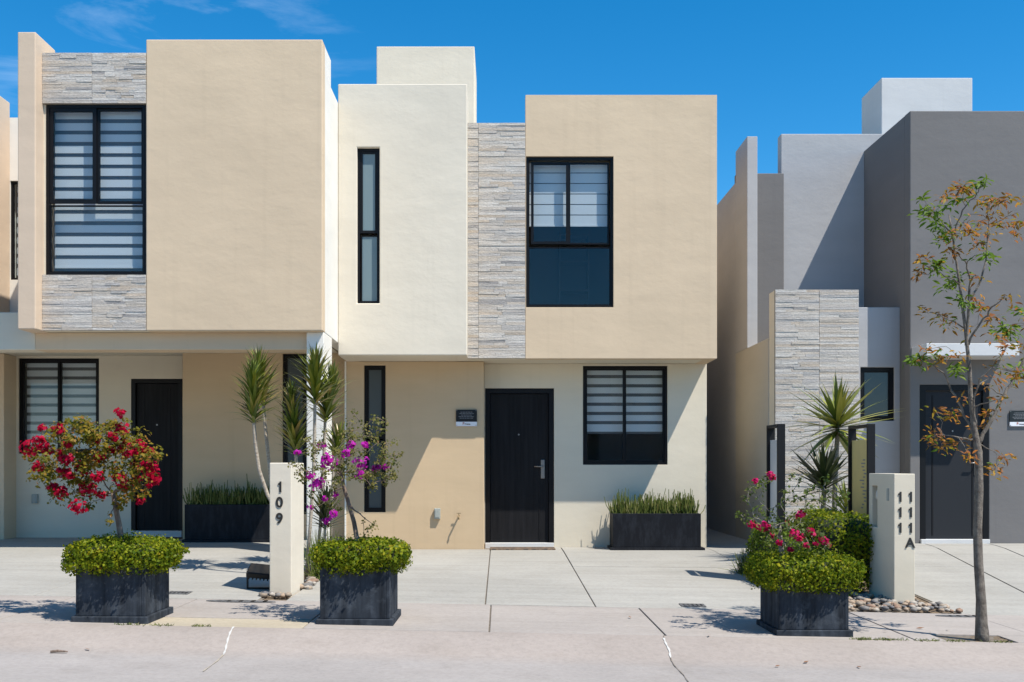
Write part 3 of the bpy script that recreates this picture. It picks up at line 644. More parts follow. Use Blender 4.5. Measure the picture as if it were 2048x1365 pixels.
# ------------------------------------------------------------------ square planters with hedge collar and small tree
def planter(cx, cy, w, yaw, label, body_h=.43):
    z = gz(cx, cy); o = thing('planter', (cx, cy, z), label, 'planter', 'square slate planters along the kerb')
    mt = Matrix.Translation((cx, cy, 0)) @ Matrix.Rotation(yaw, 4, 'Z')
    h = w/2; hb = h*.91
    def zz(x, y): return gz(cx, cy)
    m = MB().box(-h, h, -h, h, z-.03, z+.045).xf(mt); m.build('plinth', 'slate', o, bevel=.006)
    m = MB(); t_ = .03
    for k in range(4):
        mm = MB().box(-hb, hb-t_ if k % 2 else hb-t_, -hb, -hb+t_, z+.045, z+body_h).xf(mt @ Matrix.Rotation(k*math.pi/2, 4, 'Z')); mm.build('side_panel', 'slate', o, bevel=.005)
    MB().box(-hb+t_, hb-t_, -hb+t_, hb-t_, z+body_h-.14, z+body_h-.05).xf(mt).build('soil', 'earth', o)
    return o, z
def collar(cx, cy, z, hx, hy, hz, label, n, rng, seed_mat='hedge'):
    z = z-hz*.55
    h = thing('hedge', (cx, cy, z-.05), label, 'hedge', 'hedge collars on the planters')
    c = (cx, cy, z+hz*.55); P, N = hedge_points(n, c, (hx, hy, hz), rng, 3.6, .30)
    leaf_mesh('foliage', P, N, .029, .019, seed_mat, h, rng, .25, .6)
    # stray shoots
    P, N = hedge_points(n//7, c, (hx*1.05, hy*1.05, hz*1.13), rng, 3.6, .10)
    leaf_mesh('shoots', P, N, .024, .015, seed_mat, h, rng, .25, .9)
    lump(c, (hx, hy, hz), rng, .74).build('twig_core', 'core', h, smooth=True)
    MB().tube([(cx+.1, cy+.08, z-.12), (cx+.1, cy+.08, z+.02)], .012, 6).build('stem', 'twig', h)
    return h
rng = np.random.default_rng(11)
# --- left planter: red bougainvillea
Ya = 7.57; w = .572; cx, cy = px(219.5, Ya), Ya+w/2
pl, z0 = planter(cx, cy, w, math.radians(-1.2), 'dark slate planter under the red-flowering small tree')
collar(cx+.0, cy, z0+.475, .39, .36, .13, 'trimmed green hedge collar around the red-flowering tree', 9000, rng)
def flower_tree(name, label, trunk_px, Y, flowers, leafpts, fmat, lmat, rng, nleaf, nfl, lsize, r_tr, leafr=.09, frad=.05, bark='bark', spread=.30):
    tr = [(pt(x, y, Y), r) for x, y, r in trunk_px]
    t_ = thing(name, tuple(tr[0][0]), label, 'tree' if name != 'shrub' else 'shrub', 'flowering bougainvillea in the planters')
    T = []; fl = []
    for x, y, s in flowers:
        p = pt(x, y, Y+float(rng.uniform(-spread, 0))); fl.append((p, s)); T.append(p)
    lf = []
    for x, y, s in leafpts:
        p = pt(x, y, Y+float(rng.uniform(-spread, spread))); lf.append((p, s)); T.append(p)
    m, ends = branch_net(tr, T, r_tr, rng); m.build('branches', bark, t_, smooth=True, merge=False)
    C = []; N = []
    for p, s in lf:
        a, d = blob(p, leafr*s, max(3, int(nleaf*s)), rng, (1.1, 1.1, .8)); C.append(a); N.append(d+np.array([.3, -.3, .8]))
    for pts in ends:                                  # leaves scattered along the branches
        for q in pts[len(pts)//3:]:
            a, d = blob(q, .03, 2, rng); C.append(a); N.append(d+np.array([0, 0, .6]))
    C = np.concatenate(C); N = np.concatenate(N)
    leaf_mesh('foliage', C, N, lsize, lsize*.62, lmat, t_, rng, .2, .5)
    for p, s in fl:
        a, d = blob(p, frad*s, max(6, int(nfl*s)), rng, (1.15, 1, .95))
        leaf_mesh('flower_cluster', a, d+np.array([0, -.3, .2]), .032, .028, fmat, t_, rng, .3, .35)
    return t_
fl = [(59, 895, 1.25), (77, 882, .8), (93, 898, .9), (116, 859, .8), (85, 856, .5), (75, 934, .7), (240, 826, .7), (245, 859, .9), (250, 898, 1.1), (277, 893, 1.), (305, 949, 1.1), (295, 934, 1.1), (311, 962, .8), (281, 1002, .5),
      (253, 970, .9), (176, 978, 1.1), (196, 954, .8), (160, 934, .8), (134, 918, .8), (199, 913, .7), (222, 900, .5), (103, 975, .7), (121, 985, .9), (155, 1014, 1.05), (240, 957, .9), (170, 941, .7), (204, 990, .6), (222, 872, .5), (135, 945, .5), (262, 905, .7)]
fl += [(rng.uniform(85, 300), rng.uniform(860, 990), rng.uniform(.25, .5)) for _ in range(20)]
lp = []
while len(lp) < 74:
    x, y = rng.uniform(48, 322), rng.uniform(838, 1020)
    if ((x-188)/132)**2+((y-928)/86)**2 < 1 and not (x < 120 and y > 985) and not (x > 250 and y > 1000): lp.append((x, y, rng.uniform(.5, 1.2)))
lp += [(150, 850, 1), (170, 845, .8), (120, 862, .9), (262, 985, 1.2), (240, 1010, .7), (235, 930, 1.1), (265, 940, 1.2), (62, 910, .8), (70, 905, .8), (218, 1045, .35)]
flower_tree('bougainvillea', 'small tree with red flowers and yellowing leaves growing in planter by carport', [(244, 1100, .024), (242, 1075, .023), (237, 1045, .021), (230, 1010, .019), (226, 985, .017)], cy, fl, lp, 'red', 'boug_leaf', rng, 50, 60, .036, .011, .09, .057)
# --- middle planter: magenta bougainvillea
Ya = 7.68; w = .58; cx, cy = px(709.5, Ya), Ya+w/2
pl, z0 = planter(cx, cy, w, math.radians(-.6), 'dark slate planter under the sparse magenta-flowering tree')
collar(cx+.02, cy, z0+.495, .35, .34, .125, 'trimmed yellow-green hedge collar around the magenta-flowering tree', 8200, rng)
fl = [(657, 924, 1.25), (650, 915, .7), (703, 891, .75), (728, 890, .6), (693, 908, .6), (723, 926, 1.1), (720, 949, .7), (750, 939, .6), (772, 934, .45), (634, 970, 1.1), (621, 952, .6), (595, 905, .4), (644, 891, .6), (665, 1029, .7), (652, 1041, .6), (670, 990, .5), (621, 1014, .4), (757, 933, .4), (649, 998, .4), (640, 962, .6)]
lp = [(700, 845, .6), (707, 826, .4), (733, 852, .6), (748, 838, .6), (762, 862, .6), (745, 880, .7), (765, 900, .6), (790, 912, .6), (804, 908, .4), (690, 868, .6), (672, 905, .7), (660, 940, .9), (690, 930, .9), (705, 945, .8), (680, 960, .8), (640, 940, .8), (612, 945, .7), (595, 945, .5), (583, 930, .4), (625, 985, .8), (640, 1000, .7), (610, 962, .6), (668, 975, .6), (735, 905, .7), (725, 960, .5), (715, 875, .6), (660, 1010, .5), (742, 1058, .6), (730, 1075, .7), (745, 1048, .4), (755, 850, .5), (770, 845, .4), (780, 925, .5), (702, 908, .8), (655, 1050, .4), (680, 1020, .3)]
lp += [(rng.uniform(600, 790), rng.uniform(860, 980), rng.uniform(.3, .7)) for _ in range(58)]
flower_tree('bougainvillea', 'thin bare-limbed tree with magenta flowers growing in planter beside the numbered post', [(716, 1100, .019), (714, 1078, .019), (708, 1045, .0175), (698, 1010, .016), (688, 975, .015), (682, 950, .014)], cy, fl, lp, 'magenta', 'boug_leaf2', rng, 30, 34, .027, .0085, .09, .05, 'bark')
# --- right planter: pink bougainvillea
Ya = 7.59; w = .572; cx, cy = px(1629, Ya), Ya+w/2
pl, z0 = planter(cx, cy, w, math.radians(.9), 'dark slate planter under the straggling pink-flowering shrub', .44)
collar(cx-.0, cy, z0+.452, .40, .36, .135, 'trimmed bright green hedge collar below the pink-flowering shrub', 9500, rng)
fl = [(1505, 1049, .75), (1517, 1053, .4), (1524, 1059, .5), (1530, 1049, .45), (1536, 1055, .45), (1600, 1030, .7), (1589, 1068, .7), (1599, 1078, .4), (1605, 1072, .4), (1621, 1061, .5), (1626, 1071, .35), (1647, 1081, .7), (1657, 1090, .45), (1510, 963, .4), (1545, 955, .5), (1540, 949, .45), (1632, 1088, .3), (1560, 1085, .5), (1575, 1045, .4), (1612, 1092, .45), (1545, 1070, .45), (1580, 1098, .4)]
lp = [(1500, 980, .5), (1490, 1000, .5), (1515, 970, .6), (1530, 960, .6), (1482, 1030, .6), (1495, 1040, .6), (1520, 1020, .6), (1540, 1030, .7), (1560, 1040, .8), (1550, 1065, 1.), (1575, 1055, 1.), (1600, 1060, 1.), (1530, 1085, 1.), (1560, 1090, 1.2), (1590, 1100, 1.2), (1620, 1100, 1.2), (1610, 1045, .7), (1640, 1065, .8), (1650, 1100, .9), (1640, 1000, .7), (1660, 990, .7), (1680, 1000, .7), (1630, 975, .6), (1650, 960, .6), (1615, 985, .6), (1590, 1000, .6), (1665, 1020, .6), (1620, 1015, .6), (1570, 985, .4), (1600, 960, .4), (1690, 985, .4), (1585, 950, .3), (1560, 1010, .5)]
flower_tree('shrub', 'straggling shrub with pink flowers and grey twigs growing in planter beside post 111', [(1566, 1125, .02), (1563, 1100, .019), (1560, 1075, .017), (1558, 1050, .015)], cy, fl, lp, 'pink', 'rose_leaf', rng, 34, 36, .032, .009, .095, .046, 'gbark')

# ------------------------------------------------------------------ long planters with reeds
def trough(x0, x1, y0, dep, h, zb_, label, rlabel, rng, ntall):
    o = thing('planter', ((x0+x1)/2, y0+dep/2, zb_), label, 'planter', 'long low planters by the house walls')
    B(x0-.03, x1+.05, y0-.03, y0+dep+.03, zb_-.02, zb_+.035).build('plinth', 'slate2', o, bevel=.006)
    B(x0, x1, y0, y0+.03, zb_+.035, zb_+h).build('side_panel', 'slate2', o, bevel=.005); B(x0, x1, y0+dep-.03, y0+dep, zb_+.035, zb_+h).build('side_panel', 'slate2', o, bevel=.005)
    B(x0+.001, x0+.03, y0+.03, y0+dep-.03, zb_+.035, zb_+h-.001).build('side_panel', 'slate2', o, bevel=.005); B(x1-.03, x1-.001, y0+.03, y0+dep-.03, zb_+.035, zb_+h-.001).build('side_panel', 'slate2', o, bevel=.005)
    B(x0+.03, x1-.03, y0+.03, y0+dep-.03, zb_+h-.14, zb_+h-.04).build('soil', 'earth', o)
    k = thing('reed_clump', ((x0+x1)/2, y0+dep/2, zb_+h-.05), rlabel, 'plant', 'reeds in the long planters')
    m = MB(); n = 760
    for i in range(n):
        x = rng.uniform(x0+.02, x1-.02); y = rng.uniform(y0+.03, y0+dep-.03)
        hh = (rng.uniform(.17, .33) if i > ntall else rng.uniform(.30, .44))*(.82+.22*math.sin(x*9.3+1)*math.sin(x*23+y*8)+.12*math.sin(x*47)); lx, ly = rng.normal(0, .045), rng.normal(0, .04); r = rng.uniform(.004, .0075)
        p = Vector((x, y, zb_+h-.05)); q = p+Vector((lx, ly, hh))
        m.tube([p, p+(q-p)*.55+Vector((lx*.2, 0, 0)), q], [r, r*.95, r*.7], 4)
    m.build('stems', 'reed', k, merge=False)
    return o
trough(px(1226, 13.7), px(1402, 13.7), 13.7, .42, .49, gz(2, 13.9), 'long black planter against the cream wall under the striped-blind window', 'green reeds filling the long planter under the striped-blind window', rng, 60)
trough(px(369, 13.6), px(369, 13.6)+1.2, 13.6, .42, .50, .10, 'long black planter in the carport shade beside the neighbouring black door', 'dark green reeds filling the long planter in the carport shade', rng, 45)

# ------------------------------------------------------------------ strap-leaved plants (one object for each leaf)
def blade(name, L, wd, curve, mat, seg=5, fold=.25):
    m = MB(); rows = []
    for i in range(seg+1):
        u = i/seg; wv = wd*(.55+.45*math.sin(math.pi*min(u*1.25, 1)))*(1-u**3)/2+.0008
        z = L*u*math.cos(curve*u*.6); x = L*u*math.sin(curve*u*.6)
        rows.append(((x, -wv, z), (x-wv*fold, 0, z), (x, wv, z)))
    for a in rows: m.v += list(a)
    for i in range(seg):
        for j in range(2): m.f.append((i*3+j, i*3+j+1, i*3+j+4, i*3+j+3))
    me = bpy.data.meshes.new(name); me.from_pydata(m.v, [], m.f); me.materials.append(M[mat]); me.polygons.foreach_set('use_smooth', [True]*len(me.polygons)); return me
def blade_rot(az, tilt): return Quaternion((0, 0, 1), az) @ Quaternion((0, 1, 0), tilt)
DR = [blade('leaf', 1, .10, c, 'drac') for c in (.15, .4, .8)]; YU = [blade('leaf', 1, .10, c, 'yucca') for c in (.05, .2, .45)]; DY = [blade('leaf', 1, .11, c, 'dyucca') for c in (.1, .3, .5)]
def strap_plant(name, label, cat, stem, head_top, n, Lf, meshes, rng, tilt=(.15, 1.2), group=None, r0=.02, bark='palebark', lift=True):
    """stem: points up to the head's foot; head_top: where the topmost leaves start"""
    o = thing(name, tuple(stem[0]), label, cat, group); foot = stem[-1]
    MB().tube(stem+[foot+(head_top-foot)*.5, head_top], [r0]*(len(stem)-1)+[r0*.9, r0*.7, r0*.35], 9).build('trunk', bark, o, smooth=True)
    for i in range(n):
        u = i/(n-1); p = foot+(head_top-foot)*u; az = i*2.39996+rng.uniform(-.2, .2)
        tl = tilt[1]+(tilt[0]-tilt[1])*(u**(1.1 if name == 'yucca' else .8))+rng.normal(0, .09)
        ln = Lf*(.75+.35*math.sin(math.pi*min(1, u*.9+.15)))*rng.uniform(.85, 1.12)
        piece('leaf', meshes[int(rng.integers(0, len(meshes)))], o, p, (ln, ln*rng.uniform(.85, 1.15), ln), blade_rot(az, tl))
    return o
def stem_px(pts, Y): return [pt(x, y, Y) for x, y in pts]
gdr = 'cane plants behind the numbered post'
bz = gz(-2.05, 10.4)
strap_plant('dracaena', 'cane plant with bowed pale stem and lower of two heads above the long planter', 'plant', [Vector((-2.05, 10.4, bz-.03)), pt(552, 1020, 10.4), pt(535, 990, 10.4), pt(518, 940, 10.4), pt(511, 890, 10.4), pt(508, 850, 10.4)], pt(505, 755, 10.4), 120, .33, DR, rng, (.03, 1.0), gdr, .019)
strap_plant('dracaena', 'cane plant with pale stem and tallest head over the carport planter', 'plant', [Vector((-2.07, 10.75, gz(-2.07, 10.75)-.03)), pt(546, 1000, 10.75), pt(538, 925, 10.75), pt(532, 870, 10.75), pt(527, 815, 10.75)], pt(514, 735, 10.75), 120, .34, DR, rng, (.03, 1.0), gdr, .019)
strap_plant('dracaena', 'cane plant with long shaggy head right above the post numbered 109', 'plant', [Vector((px(600, 10.6), 10.6, gz(-2.05, 10.6)-.03)), pt(598, 1040, 10.6), pt(594, 960, 10.6), pt(592, 915, 10.6)], pt(582, 800, 10.6), 150, .33, DR, rng, (.03, 1.0), gdr, .02)
strap_plant('dracaena', 'cane plant with straight slender stem and head in front of the white column', 'plant', [Vector((px(612, 10.5), 10.5, gz(-2., 10.5)-.03)), pt(620, 1060, 10.5), pt(627, 960, 10.5), pt(629, 880, 10.5), pt(630, 812, 10.5)], pt(632, 735, 10.5), 115, .36, DR, rng, (.03, 1.0), gdr, .018)
strap_plant('dracaena', 'cane plant whose head overlaps the white column and downpipe', 'plant', [Vector((px(630, 11.1), 11.1, gz(-2., 11.1)-.03)), pt(640, 1060, 11.1), pt(646, 960, 11.1), pt(649, 890, 11.1), pt(650, 847, 11.1)], pt(666, 768, 11.1), 120, .37, DR, rng, (.03, 1.0), gdr, .018)
strap_plant('dracaena', 'short cane plant with small head behind the magenta flowers', 'plant', [Vector((px(660, 11.3), 11.3, gz(-1.9, 11.3)-.03)), pt(664, 1000, 11.3), pt(668, 915, 11.3)], pt(680, 880, 11.3), 54, .31, DR, rng, (.05, 1.1), gdr, .016)
strap_plant('dracaena', 'low dark rosette on a short cane beside the slender stems', 'plant', [Vector((px(648, 11.0), 11.0, gz(-1.9, 11.)-.03)), pt(650, 1060, 11.0)], pt(652, 1010, 11.0), 60, .34, DY, rng, (.1, 1.3), gdr, .018)
# grassy tufts in the left bed
def tuft(cx, cy, label, n, h, rng, mat='reed', sp=.10, group='grass tufts in the planting beds'):
    z = gz(cx, cy)-.03; k = thing('grass_tuft', (cx, cy, z), label, 'plant', group); m = MB()
    for i in range(n):
        a = rng.uniform(0, 2*math.pi); l = h*rng.uniform(.6, 1.1); tl = abs(rng.normal(0, .5)); r = rng.uniform(.003, .006)
        p = Vector((cx+rng.normal(0, sp*.4), cy+rng.normal(0, sp*.6), z)); d = Vector((math.sin(tl)*math.cos(a), math.sin(tl)*math.sin(a), math.cos(tl)))
        m.tube([p, p+d*l*.55, p+d*l-Vector((0, 0, l*.12*tl))], [r, r*.8, r*.2], 3, False)
    m.build('blades', mat, k, merge=False); return k
tuft(px(652, 10.6), 10.6, 'tall fine grass between the canes and the magenta tree planter', 190, .52, rng, 'reed', .2)
tuft(px(645, 11.8), 11.8, 'fine grass growing at the foot of the white column', 130, .45, rng, 'reed', .18)
tuft(px(1492, 11.4), 11.4, 'dark spiky grass at the edge of the right planting bed', 110, .30, rng, 'reed', .12)
# right bed
gyu = 'yuccas in front of the stone pier'
strap_plant('yucca', 'yucca with stiff radiating leaves in front of the stone pier', 'plant', [Vector((px(1668, 12.2), 12.2, gz(3.6, 12.2)-.03)), pt(1669, 1000, 12.2), pt(1672, 920, 12.2), pt(1675, 868, 12.2)], pt(1675, 835, 12.2), 84, .68, YU, rng, (.02, 2.05), gyu, .03, 'gbark')
strap_plant('yucca', 'low dark yucca half hidden by the hedge below the tall one', 'plant', [Vector((px(1640, 11.8), 11.8, gz(3.6, 11.8)-.03)), pt(1645, 1030, 11.8), pt(1648, 985, 11.8)], pt(1648, 955, 11.8), 58, .56, DY, rng, (.1, 1.5), gyu, .03, 'gbark')
strap_plant('yucca', 'small leafy yucca behind the yellow banner', 'plant', [Vector((px(1690, 11.6), 11.6, gz(3.8, 11.6)-.03)), pt(1692, 1050, 11.6)], pt(1692, 1000, 11.6), 44, .40, YU, rng, (.1, 1.6), gyu, .025, 'gbark')
def hedge(cx, cy, hx, hy, h, label, n, rng, mat):
    z = gz(cx, cy)-.02; k = thing('hedge', (cx, cy, z), label, 'hedge', 'clipped hedges in the right planting bed'); c = (cx, cy, z+h/2)
    P, N = hedge_points(n, c, (hx, hy, h/2), rng, 5, .28, z); leaf_mesh('foliage', P, N, .032, .021, mat, k, rng, .25, .55)
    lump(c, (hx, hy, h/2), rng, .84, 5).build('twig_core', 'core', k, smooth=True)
    MB().tube([(cx, cy, z), (cx, cy, z+h*.4)], .015, 6).build('stem', 'twig', k); return k
hedge(3.46, 10.7, .33, .80, .77, 'tall clipped hedge block beside the post numbered 111', 13000, rng, 'hedge')
hedge(3.0, 10.9, .26, .75, .56, 'lower dark hedge block by the driveway edge', 9000, rng, 'hedge2')

# ------------------------------------------------------------------ numbered posts
def numeral(ch, h, x, y, z, parent):
    if ch != '1': return text_mesh(ch, h/.73, x, y, z, 'num', parent, 'numeral', .022)
    w = h*.20; m = MB(); out_ = [(.0, -.5), (.0+.30, -.5), (.30, .5), (.06, .5), (-.02, .38), (-.20, .33), (-.20, .18), (.0, .18)]
    n = len(out_); q = [(x+a*h*.62, z+b*h) for a, b in out_]
    m.v = [(a, y-.004, b) for a, b in q]+[(a, y+.005, b) for a, b in q]; m.f = [tuple(range(n)), tuple(range(2*n-1, n-1, -1))]+[(k, n+k, n+(k+1) % n, (k+1) % n) for k in range(n)]
    return m.build('numeral', 'num', parent)
def text_mesh(body, size, x, y, z, mat, parent, name, bold=.012, ext=.004, face='-Y'):
    cu = bpy.data.curves.new(name, 'FONT'); cu.body = body; cu.size = size; cu.extrude = ext; cu.offset = bold*size; cu.align_x = 'CENTER'; cu.align_y = 'CENTER'
    t_ = bpy.data.objects.new('tmp', cu); COL.objects.link(t_); dg = bpy.context.evaluated_depsgraph_get()
    me = bpy.data.meshes.new_from_object(t_.evaluated_get(dg)); bpy.data.objects.remove(t_); bpy.data.curves.remove(cu)
    me.materials.clear(); me.materials.append(M[mat]); me.name = name
    o = bpy.data.objects.new(name, me); COL.objects.link(o); o.rotation_euler = (math.pi/2, 0, 0)
    o.location = Vector((x, y, z))-(ORG[parent.name] if parent else Vector())
    if parent: o.parent = parent
    return o
Yn = 9.33
p1 = thing('number_post', (px(560, Yn), 9.6, gz(-2, 9.4)), 'white square-edged post with black numerals 109 beside cane plants', 'post', 'house number posts')
B(px(539, Yn), px(583, Yn), Yn, Yn+.59, gz(-2, 9.3)-.05, pz(926, Yn)).build('post', 'offwhite', p1, bevel=.008)
for ch, y in (('1', 974), ('0', 1006), ('9', 1038)): numeral(ch, .096, px(559, Yn), Yn-.003, pz(y, Yn), p1)
Yn = 9.43
p2 = thing('number_post', (px(1800, Yn), 9.75, gz(3.7, 9.5)), 'cream post with a lamp niche and black numerals 111 and 111A', 'post', 'house number posts')
x0, x1 = px(1788, Yn), px(1830, Yn); zt2 = pz(948, Yn); zb2 = gz(3.7, 9.4)-.05
# side facing the bed has a tall lamp niche
ny0, ny1, nz0, nz1 = Yn+.42, Yn+.56, pz(1055, Yn+.45), pz(972, Yn+.45)
m = MB().wall(-(Yn+.64), -Yn, zb2, zt2, 0, x1-x0, [(-ny1, -ny0, nz0, nz1)]).xf(Matrix.Translation((x0, 0, 0)) @ Matrix.Rotation(-math.pi/2, 4, 'Z'))
m.build('post', 'cream', p2, bevel=.006)
B(x0+.10, x1-.002, ny0-.004, ny1+.004, nz0-.004, nz1+.004).build('niche_back', 'cream', p2)
MB().tube([(x0+.05, (ny0+ny1)/2, nz1-.03), (x0+.05, (ny0+ny1)/2, nz1-.06), (x0+.05, (ny0+ny1)/2, nz1-.12), (x0+.05, (ny0+ny1)/2, nz1-.155)], [.02, .035, .04, .012], 12).build('lamp', 'lampglass', p2, smooth=True)
B(x0-.006, x0+.001, Yn+.12, Yn+.17, pz(1003, Yn), pz(978, Yn)).build('doorbell', 'plasticgrey', p2, bevel=.003)
for chs, x in (('111', 1799), ('111A', 1820)):
    for k, ch in enumerate(chs): numeral(ch, .092, px(x, Yn), Yn-.003, pz(994+k*31, Yn), p2)

# ------------------------------------------------------------------ sign frames in the bed
def sign_frame(x, ya, yb, ztop, label, panel, rng, text):
    o = thing('sign_frame', (x, (ya+yb)/2, gz(x, ya)), label, 'sign', 'black sign frames in the right planting bed'); z = gz(x, ya)-.05; w_ = .04
    B(x-w_, x+w_, ya, ya+.035, z, ztop).build('frame_post', 'black', o, bevel=.003); B(x-w_, x+w_, yb-.035, yb, z, ztop).build('frame_post', 'black', o, bevel=.003)
    B(x-w_+.001, x+w_-.001, ya+.035, yb-.035, ztop-.035, ztop-.001).build('frame_rail', 'black', o, bevel=.003)
    zp0, zp1 = (.45, ztop-.16)
    pn = B(x-.008, x+.008, ya+.036, yb-.036, zp0, zp1).build('sign_panel', panel, o)
    if text:
        for k in range(15):
            yy = ya+.13+.03*float(rng.integers(0, 4)); zz = zp1-.22-k*.036
            B(x-.0105, x-.008, yy, yy+float(rng.uniform(.05, .14)), zz, zz+.014).build('text_mark', 'signtext', pn)
    return o
sign_frame(px(1563, 10.6), 10.6, 11.05, pz(848, 10.6), 'black metal frame with a pale clear panel beside the shaded passage', 'panel', rng, False)
sign_frame(px(1743, 10.6), 10.6, 11.2, pz(848, 10.6), 'black metal frame holding a yellow banner behind post 111', 'banner', rng, True)

# ------------------------------------------------------------------ pebbles
def pebble_mesh(k):
    bm = bmesh.new(); bmesh.ops.create_icosphere(bm, subdivisions=1, radius=.5); rr = random.Random(k)
    for v in bm.verts: v.co *= 1+rr.uniform(-.16, .16); v.co.z *= .7
    me = bpy.data.meshes.new('pebble'); bm.to_mesh(me); bm.free(); me.materials.append(M['pebble']); me.polygons.foreach_set('use_smooth', [True]*len(me.polygons)); return me
PB = [pebble_mesh(k) for k in range(5)]
def bed(name, poly_fn, xr, yr, n, rng, smin, smax):
    xs = [xr[0]+(xr[1]-xr[0])*i/6 for i in range(7)]; ys = [yr[0]+(yr[1]-yr[0])*i/10 for i in range(11)]; m = MB(); nn = 7
    m.v = [(x, y, gz(x, y)-.02) for y in ys for x in xs]; m.f = [(j*nn+i, j*nn+i+1, (j+1)*nn+i+1, (j+1)*nn+i) for j in range(10) for i in range(6)]
    o = struct(m.build(name, 'earth')); k = 0
    while k < n:
        x, y = poly_fn(rng); s = rng.uniform(smin, smax)
        piece('pebble', PB[int(rng.integers(0, 5))], o, (x, y, gz(x, y)+s*.12+rng.uniform(0, .02)), (s*rng.uniform(.9, 1.4), s, s), Quaternion((0, 0, 1), rng.uniform(0, 6))); k += 1
    return o
def right_bed(rng):
    while True:
        y = 9.04+abs(rng.normal(0, .55)); x = rng.uniform(2.78, 4.15-.25*min(1, (y-9)*1.2))
        if y < 11.5: return x, y
bed('planting_bed', right_bed, (2.74, 4.05), (9.0, 12.2), 270, rng, .035, .075)
def left_bed(rng):
    if rng.random() < .45: return rng.uniform(-2.16, -1.9), 9.2+abs(rng.normal(0, .04))
    return rng.uniform(-1.93, -1.82), 9.75+abs(rng.normal(0, .35))
bed('planting_bed', left_bed, (-2.13, -1.84), (9.0, 13.9), 40, rng, .04, .09)

# ------------------------------------------------------------------ street tree
Yt = 7.62
tr = [(1964, 1290, .052), (1964, 1268, .05), (1963, 1250, .044), (1962, 1200, .036), (1957, 1130, .033), (1955, 1060, .032), (1958, 980, .031), (1957, 905, .028), (1947, 850, .020), (1941, 790, .0165), (1939, 740, .0145), (1931, 660, .0125), (1922, 590, .0105), (1915, 540, .009), (1905, 470, .007), (1898, 430, .005)]
TR = [(pt(x, y, Yt), r) for x, y, r in tr]
rt = np.random.default_rng(5)
tree = thing('tree', tuple(TR[0][0]), 'slender young street tree with sparse green and orange leaves in a kerbside pit', 'tree')
green = [(1846, 397), (1852, 420), (1858, 432), (1871, 441), (1911, 398), (1886, 472), (1960, 368), (1985, 506), (1975, 512), (1895, 568), (1914, 552), (1874, 531), (1834, 717), (1874, 712), (2020, 660), (2034, 737), (1911, 732), (2043, 620), (1865, 425), (1900, 410), (1880, 452), (1925, 600), (2010, 655)]
brown = [(1923, 374), (1892, 389), (1923, 448), (1932, 463), (1966, 402), (1997, 405), (2015, 395), (2037, 405), (1991, 426), (1960, 445), (1994, 451), (2028, 463), (2034, 445), (1948, 488), (1957, 552), (1846, 515), (1843, 540), (1855, 620), (1883, 632), (1898, 648), (2015, 592), (1966, 617), (1985, 635), (1991, 672), (1855, 700), (1908, 706), (1991, 728), (2015, 694), (1938, 660), (1868, 817), (1892, 822), (1863, 875), (1887, 895), (1916, 885), (1936, 909), (2004, 914), (1989, 939), (1975, 827), (1989, 754), (2004, 797), (2023, 758), (2043, 744), (1882, 719), (1965, 768), (1921, 793), (1960, 856), (1985, 400), (1905, 500), (1950, 600), (1900, 470), (2040, 690), (1870, 860), (1905, 830), (2060, 640), (2070, 720), (1880, 880), (1930, 380), (1975, 470)]
def T3(l): 
    r_ = []
    for x, y in l:
        p = pt(x, y, Yt+float(rt.uniform(-.38, .38))); r_.append(p)
    return r_
TG, TB = T3(green), T3(brown)
forks = [(pt(1938, 620, Yt), .012), ]
def scf(l, dy): return [(pt(x, y, Yt+dy*i/len(l)), q) for i, (x, y, q) in enumerate(l)]
SC = [scf([(1934, 690, .011), (1938, 620, .010), (1939, 560, .008), (1932, 530, .006), (1915, 505, .004)], -.12), scf([(1939, 600, .008), (1962, 560, .0075), (1975, 500, .0065), (1977, 440, .005), (1984, 395, .003)], .2),
      scf([(1936, 690, .009), (1962, 645, .0075), (1985, 615, .006), (2010, 592, .004)], -.2), scf([(1957, 890, .016), (1978, 845, .014), (2008, 790, .012), (2036, 745, .010), (2062, 690, .007), (2075, 640, .004)], .15),
      scf([(1952, 880, .011), (1930, 830, .009), (1912, 795, .008), (1885, 745, .006), (1850, 720, .003)], .15), scf([(1950, 860, .010), (1948, 800, .008), (1958, 760, .006), (1985, 735, .004)], -.2),
      scf([(1905, 470, .006), (1880, 440, .004), (1850, 410, .0025)], .1), scf([(1908, 470, .006), (1925, 420, .005), (1950, 395, .004), (1962, 372, .0025)], -.1), scf([(1948, 880, .007), (1915, 875, .005), (1880, 870, .003)], -.15),
      scf([(1978, 450, .005), (2005, 440, .004), (2036, 425, .0025)], -.05), scf([(1932, 660, .006), (1900, 640, .004), (1860, 625, .0025)], .1), scf([(1920, 570, .006), (1890, 550, .004), (1848, 530, .0025)], -.1)]
m, ends = branch_net(TR, TG+TB, .0055, rt, .10, .0016, SC)
m.build('trunk', 'tbark', tree, smooth=True, merge=False)
def leafclump(L_, n, mat, size):
    C = []; N = []; D = []
    for p in L_:
        k = max(3, int(rt.normal(n, n*.35))); d = rnd_dirs(k, rt); d[:, 2] = d[:, 2]*.7-.25; C.append(np.array(p)+d*size*rt.uniform(.35, 1.8, k)[:, None]); D.append(d); N.append(np.tile([.1, -.5, .8], (k, 1))+rt.normal(size=(k, 3))*.5)
    return leaf_mesh('foliage', np.concatenate(C), np.concatenate(N), size, size*.30, mat, tree, rt, .2, .2, 6, np.concatenate(D))
leafclump(TG, 26, 'oakgreen', .062); leafclump(TB, 20, 'oak', .057)
along = [q for pts in ends for q in pts[len(pts)//2:] if rt.random() < .5]; leafclump(along[::2], 3, 'oak', .048); leafclump(along[1::3], 3, 'oakgreen', .048)

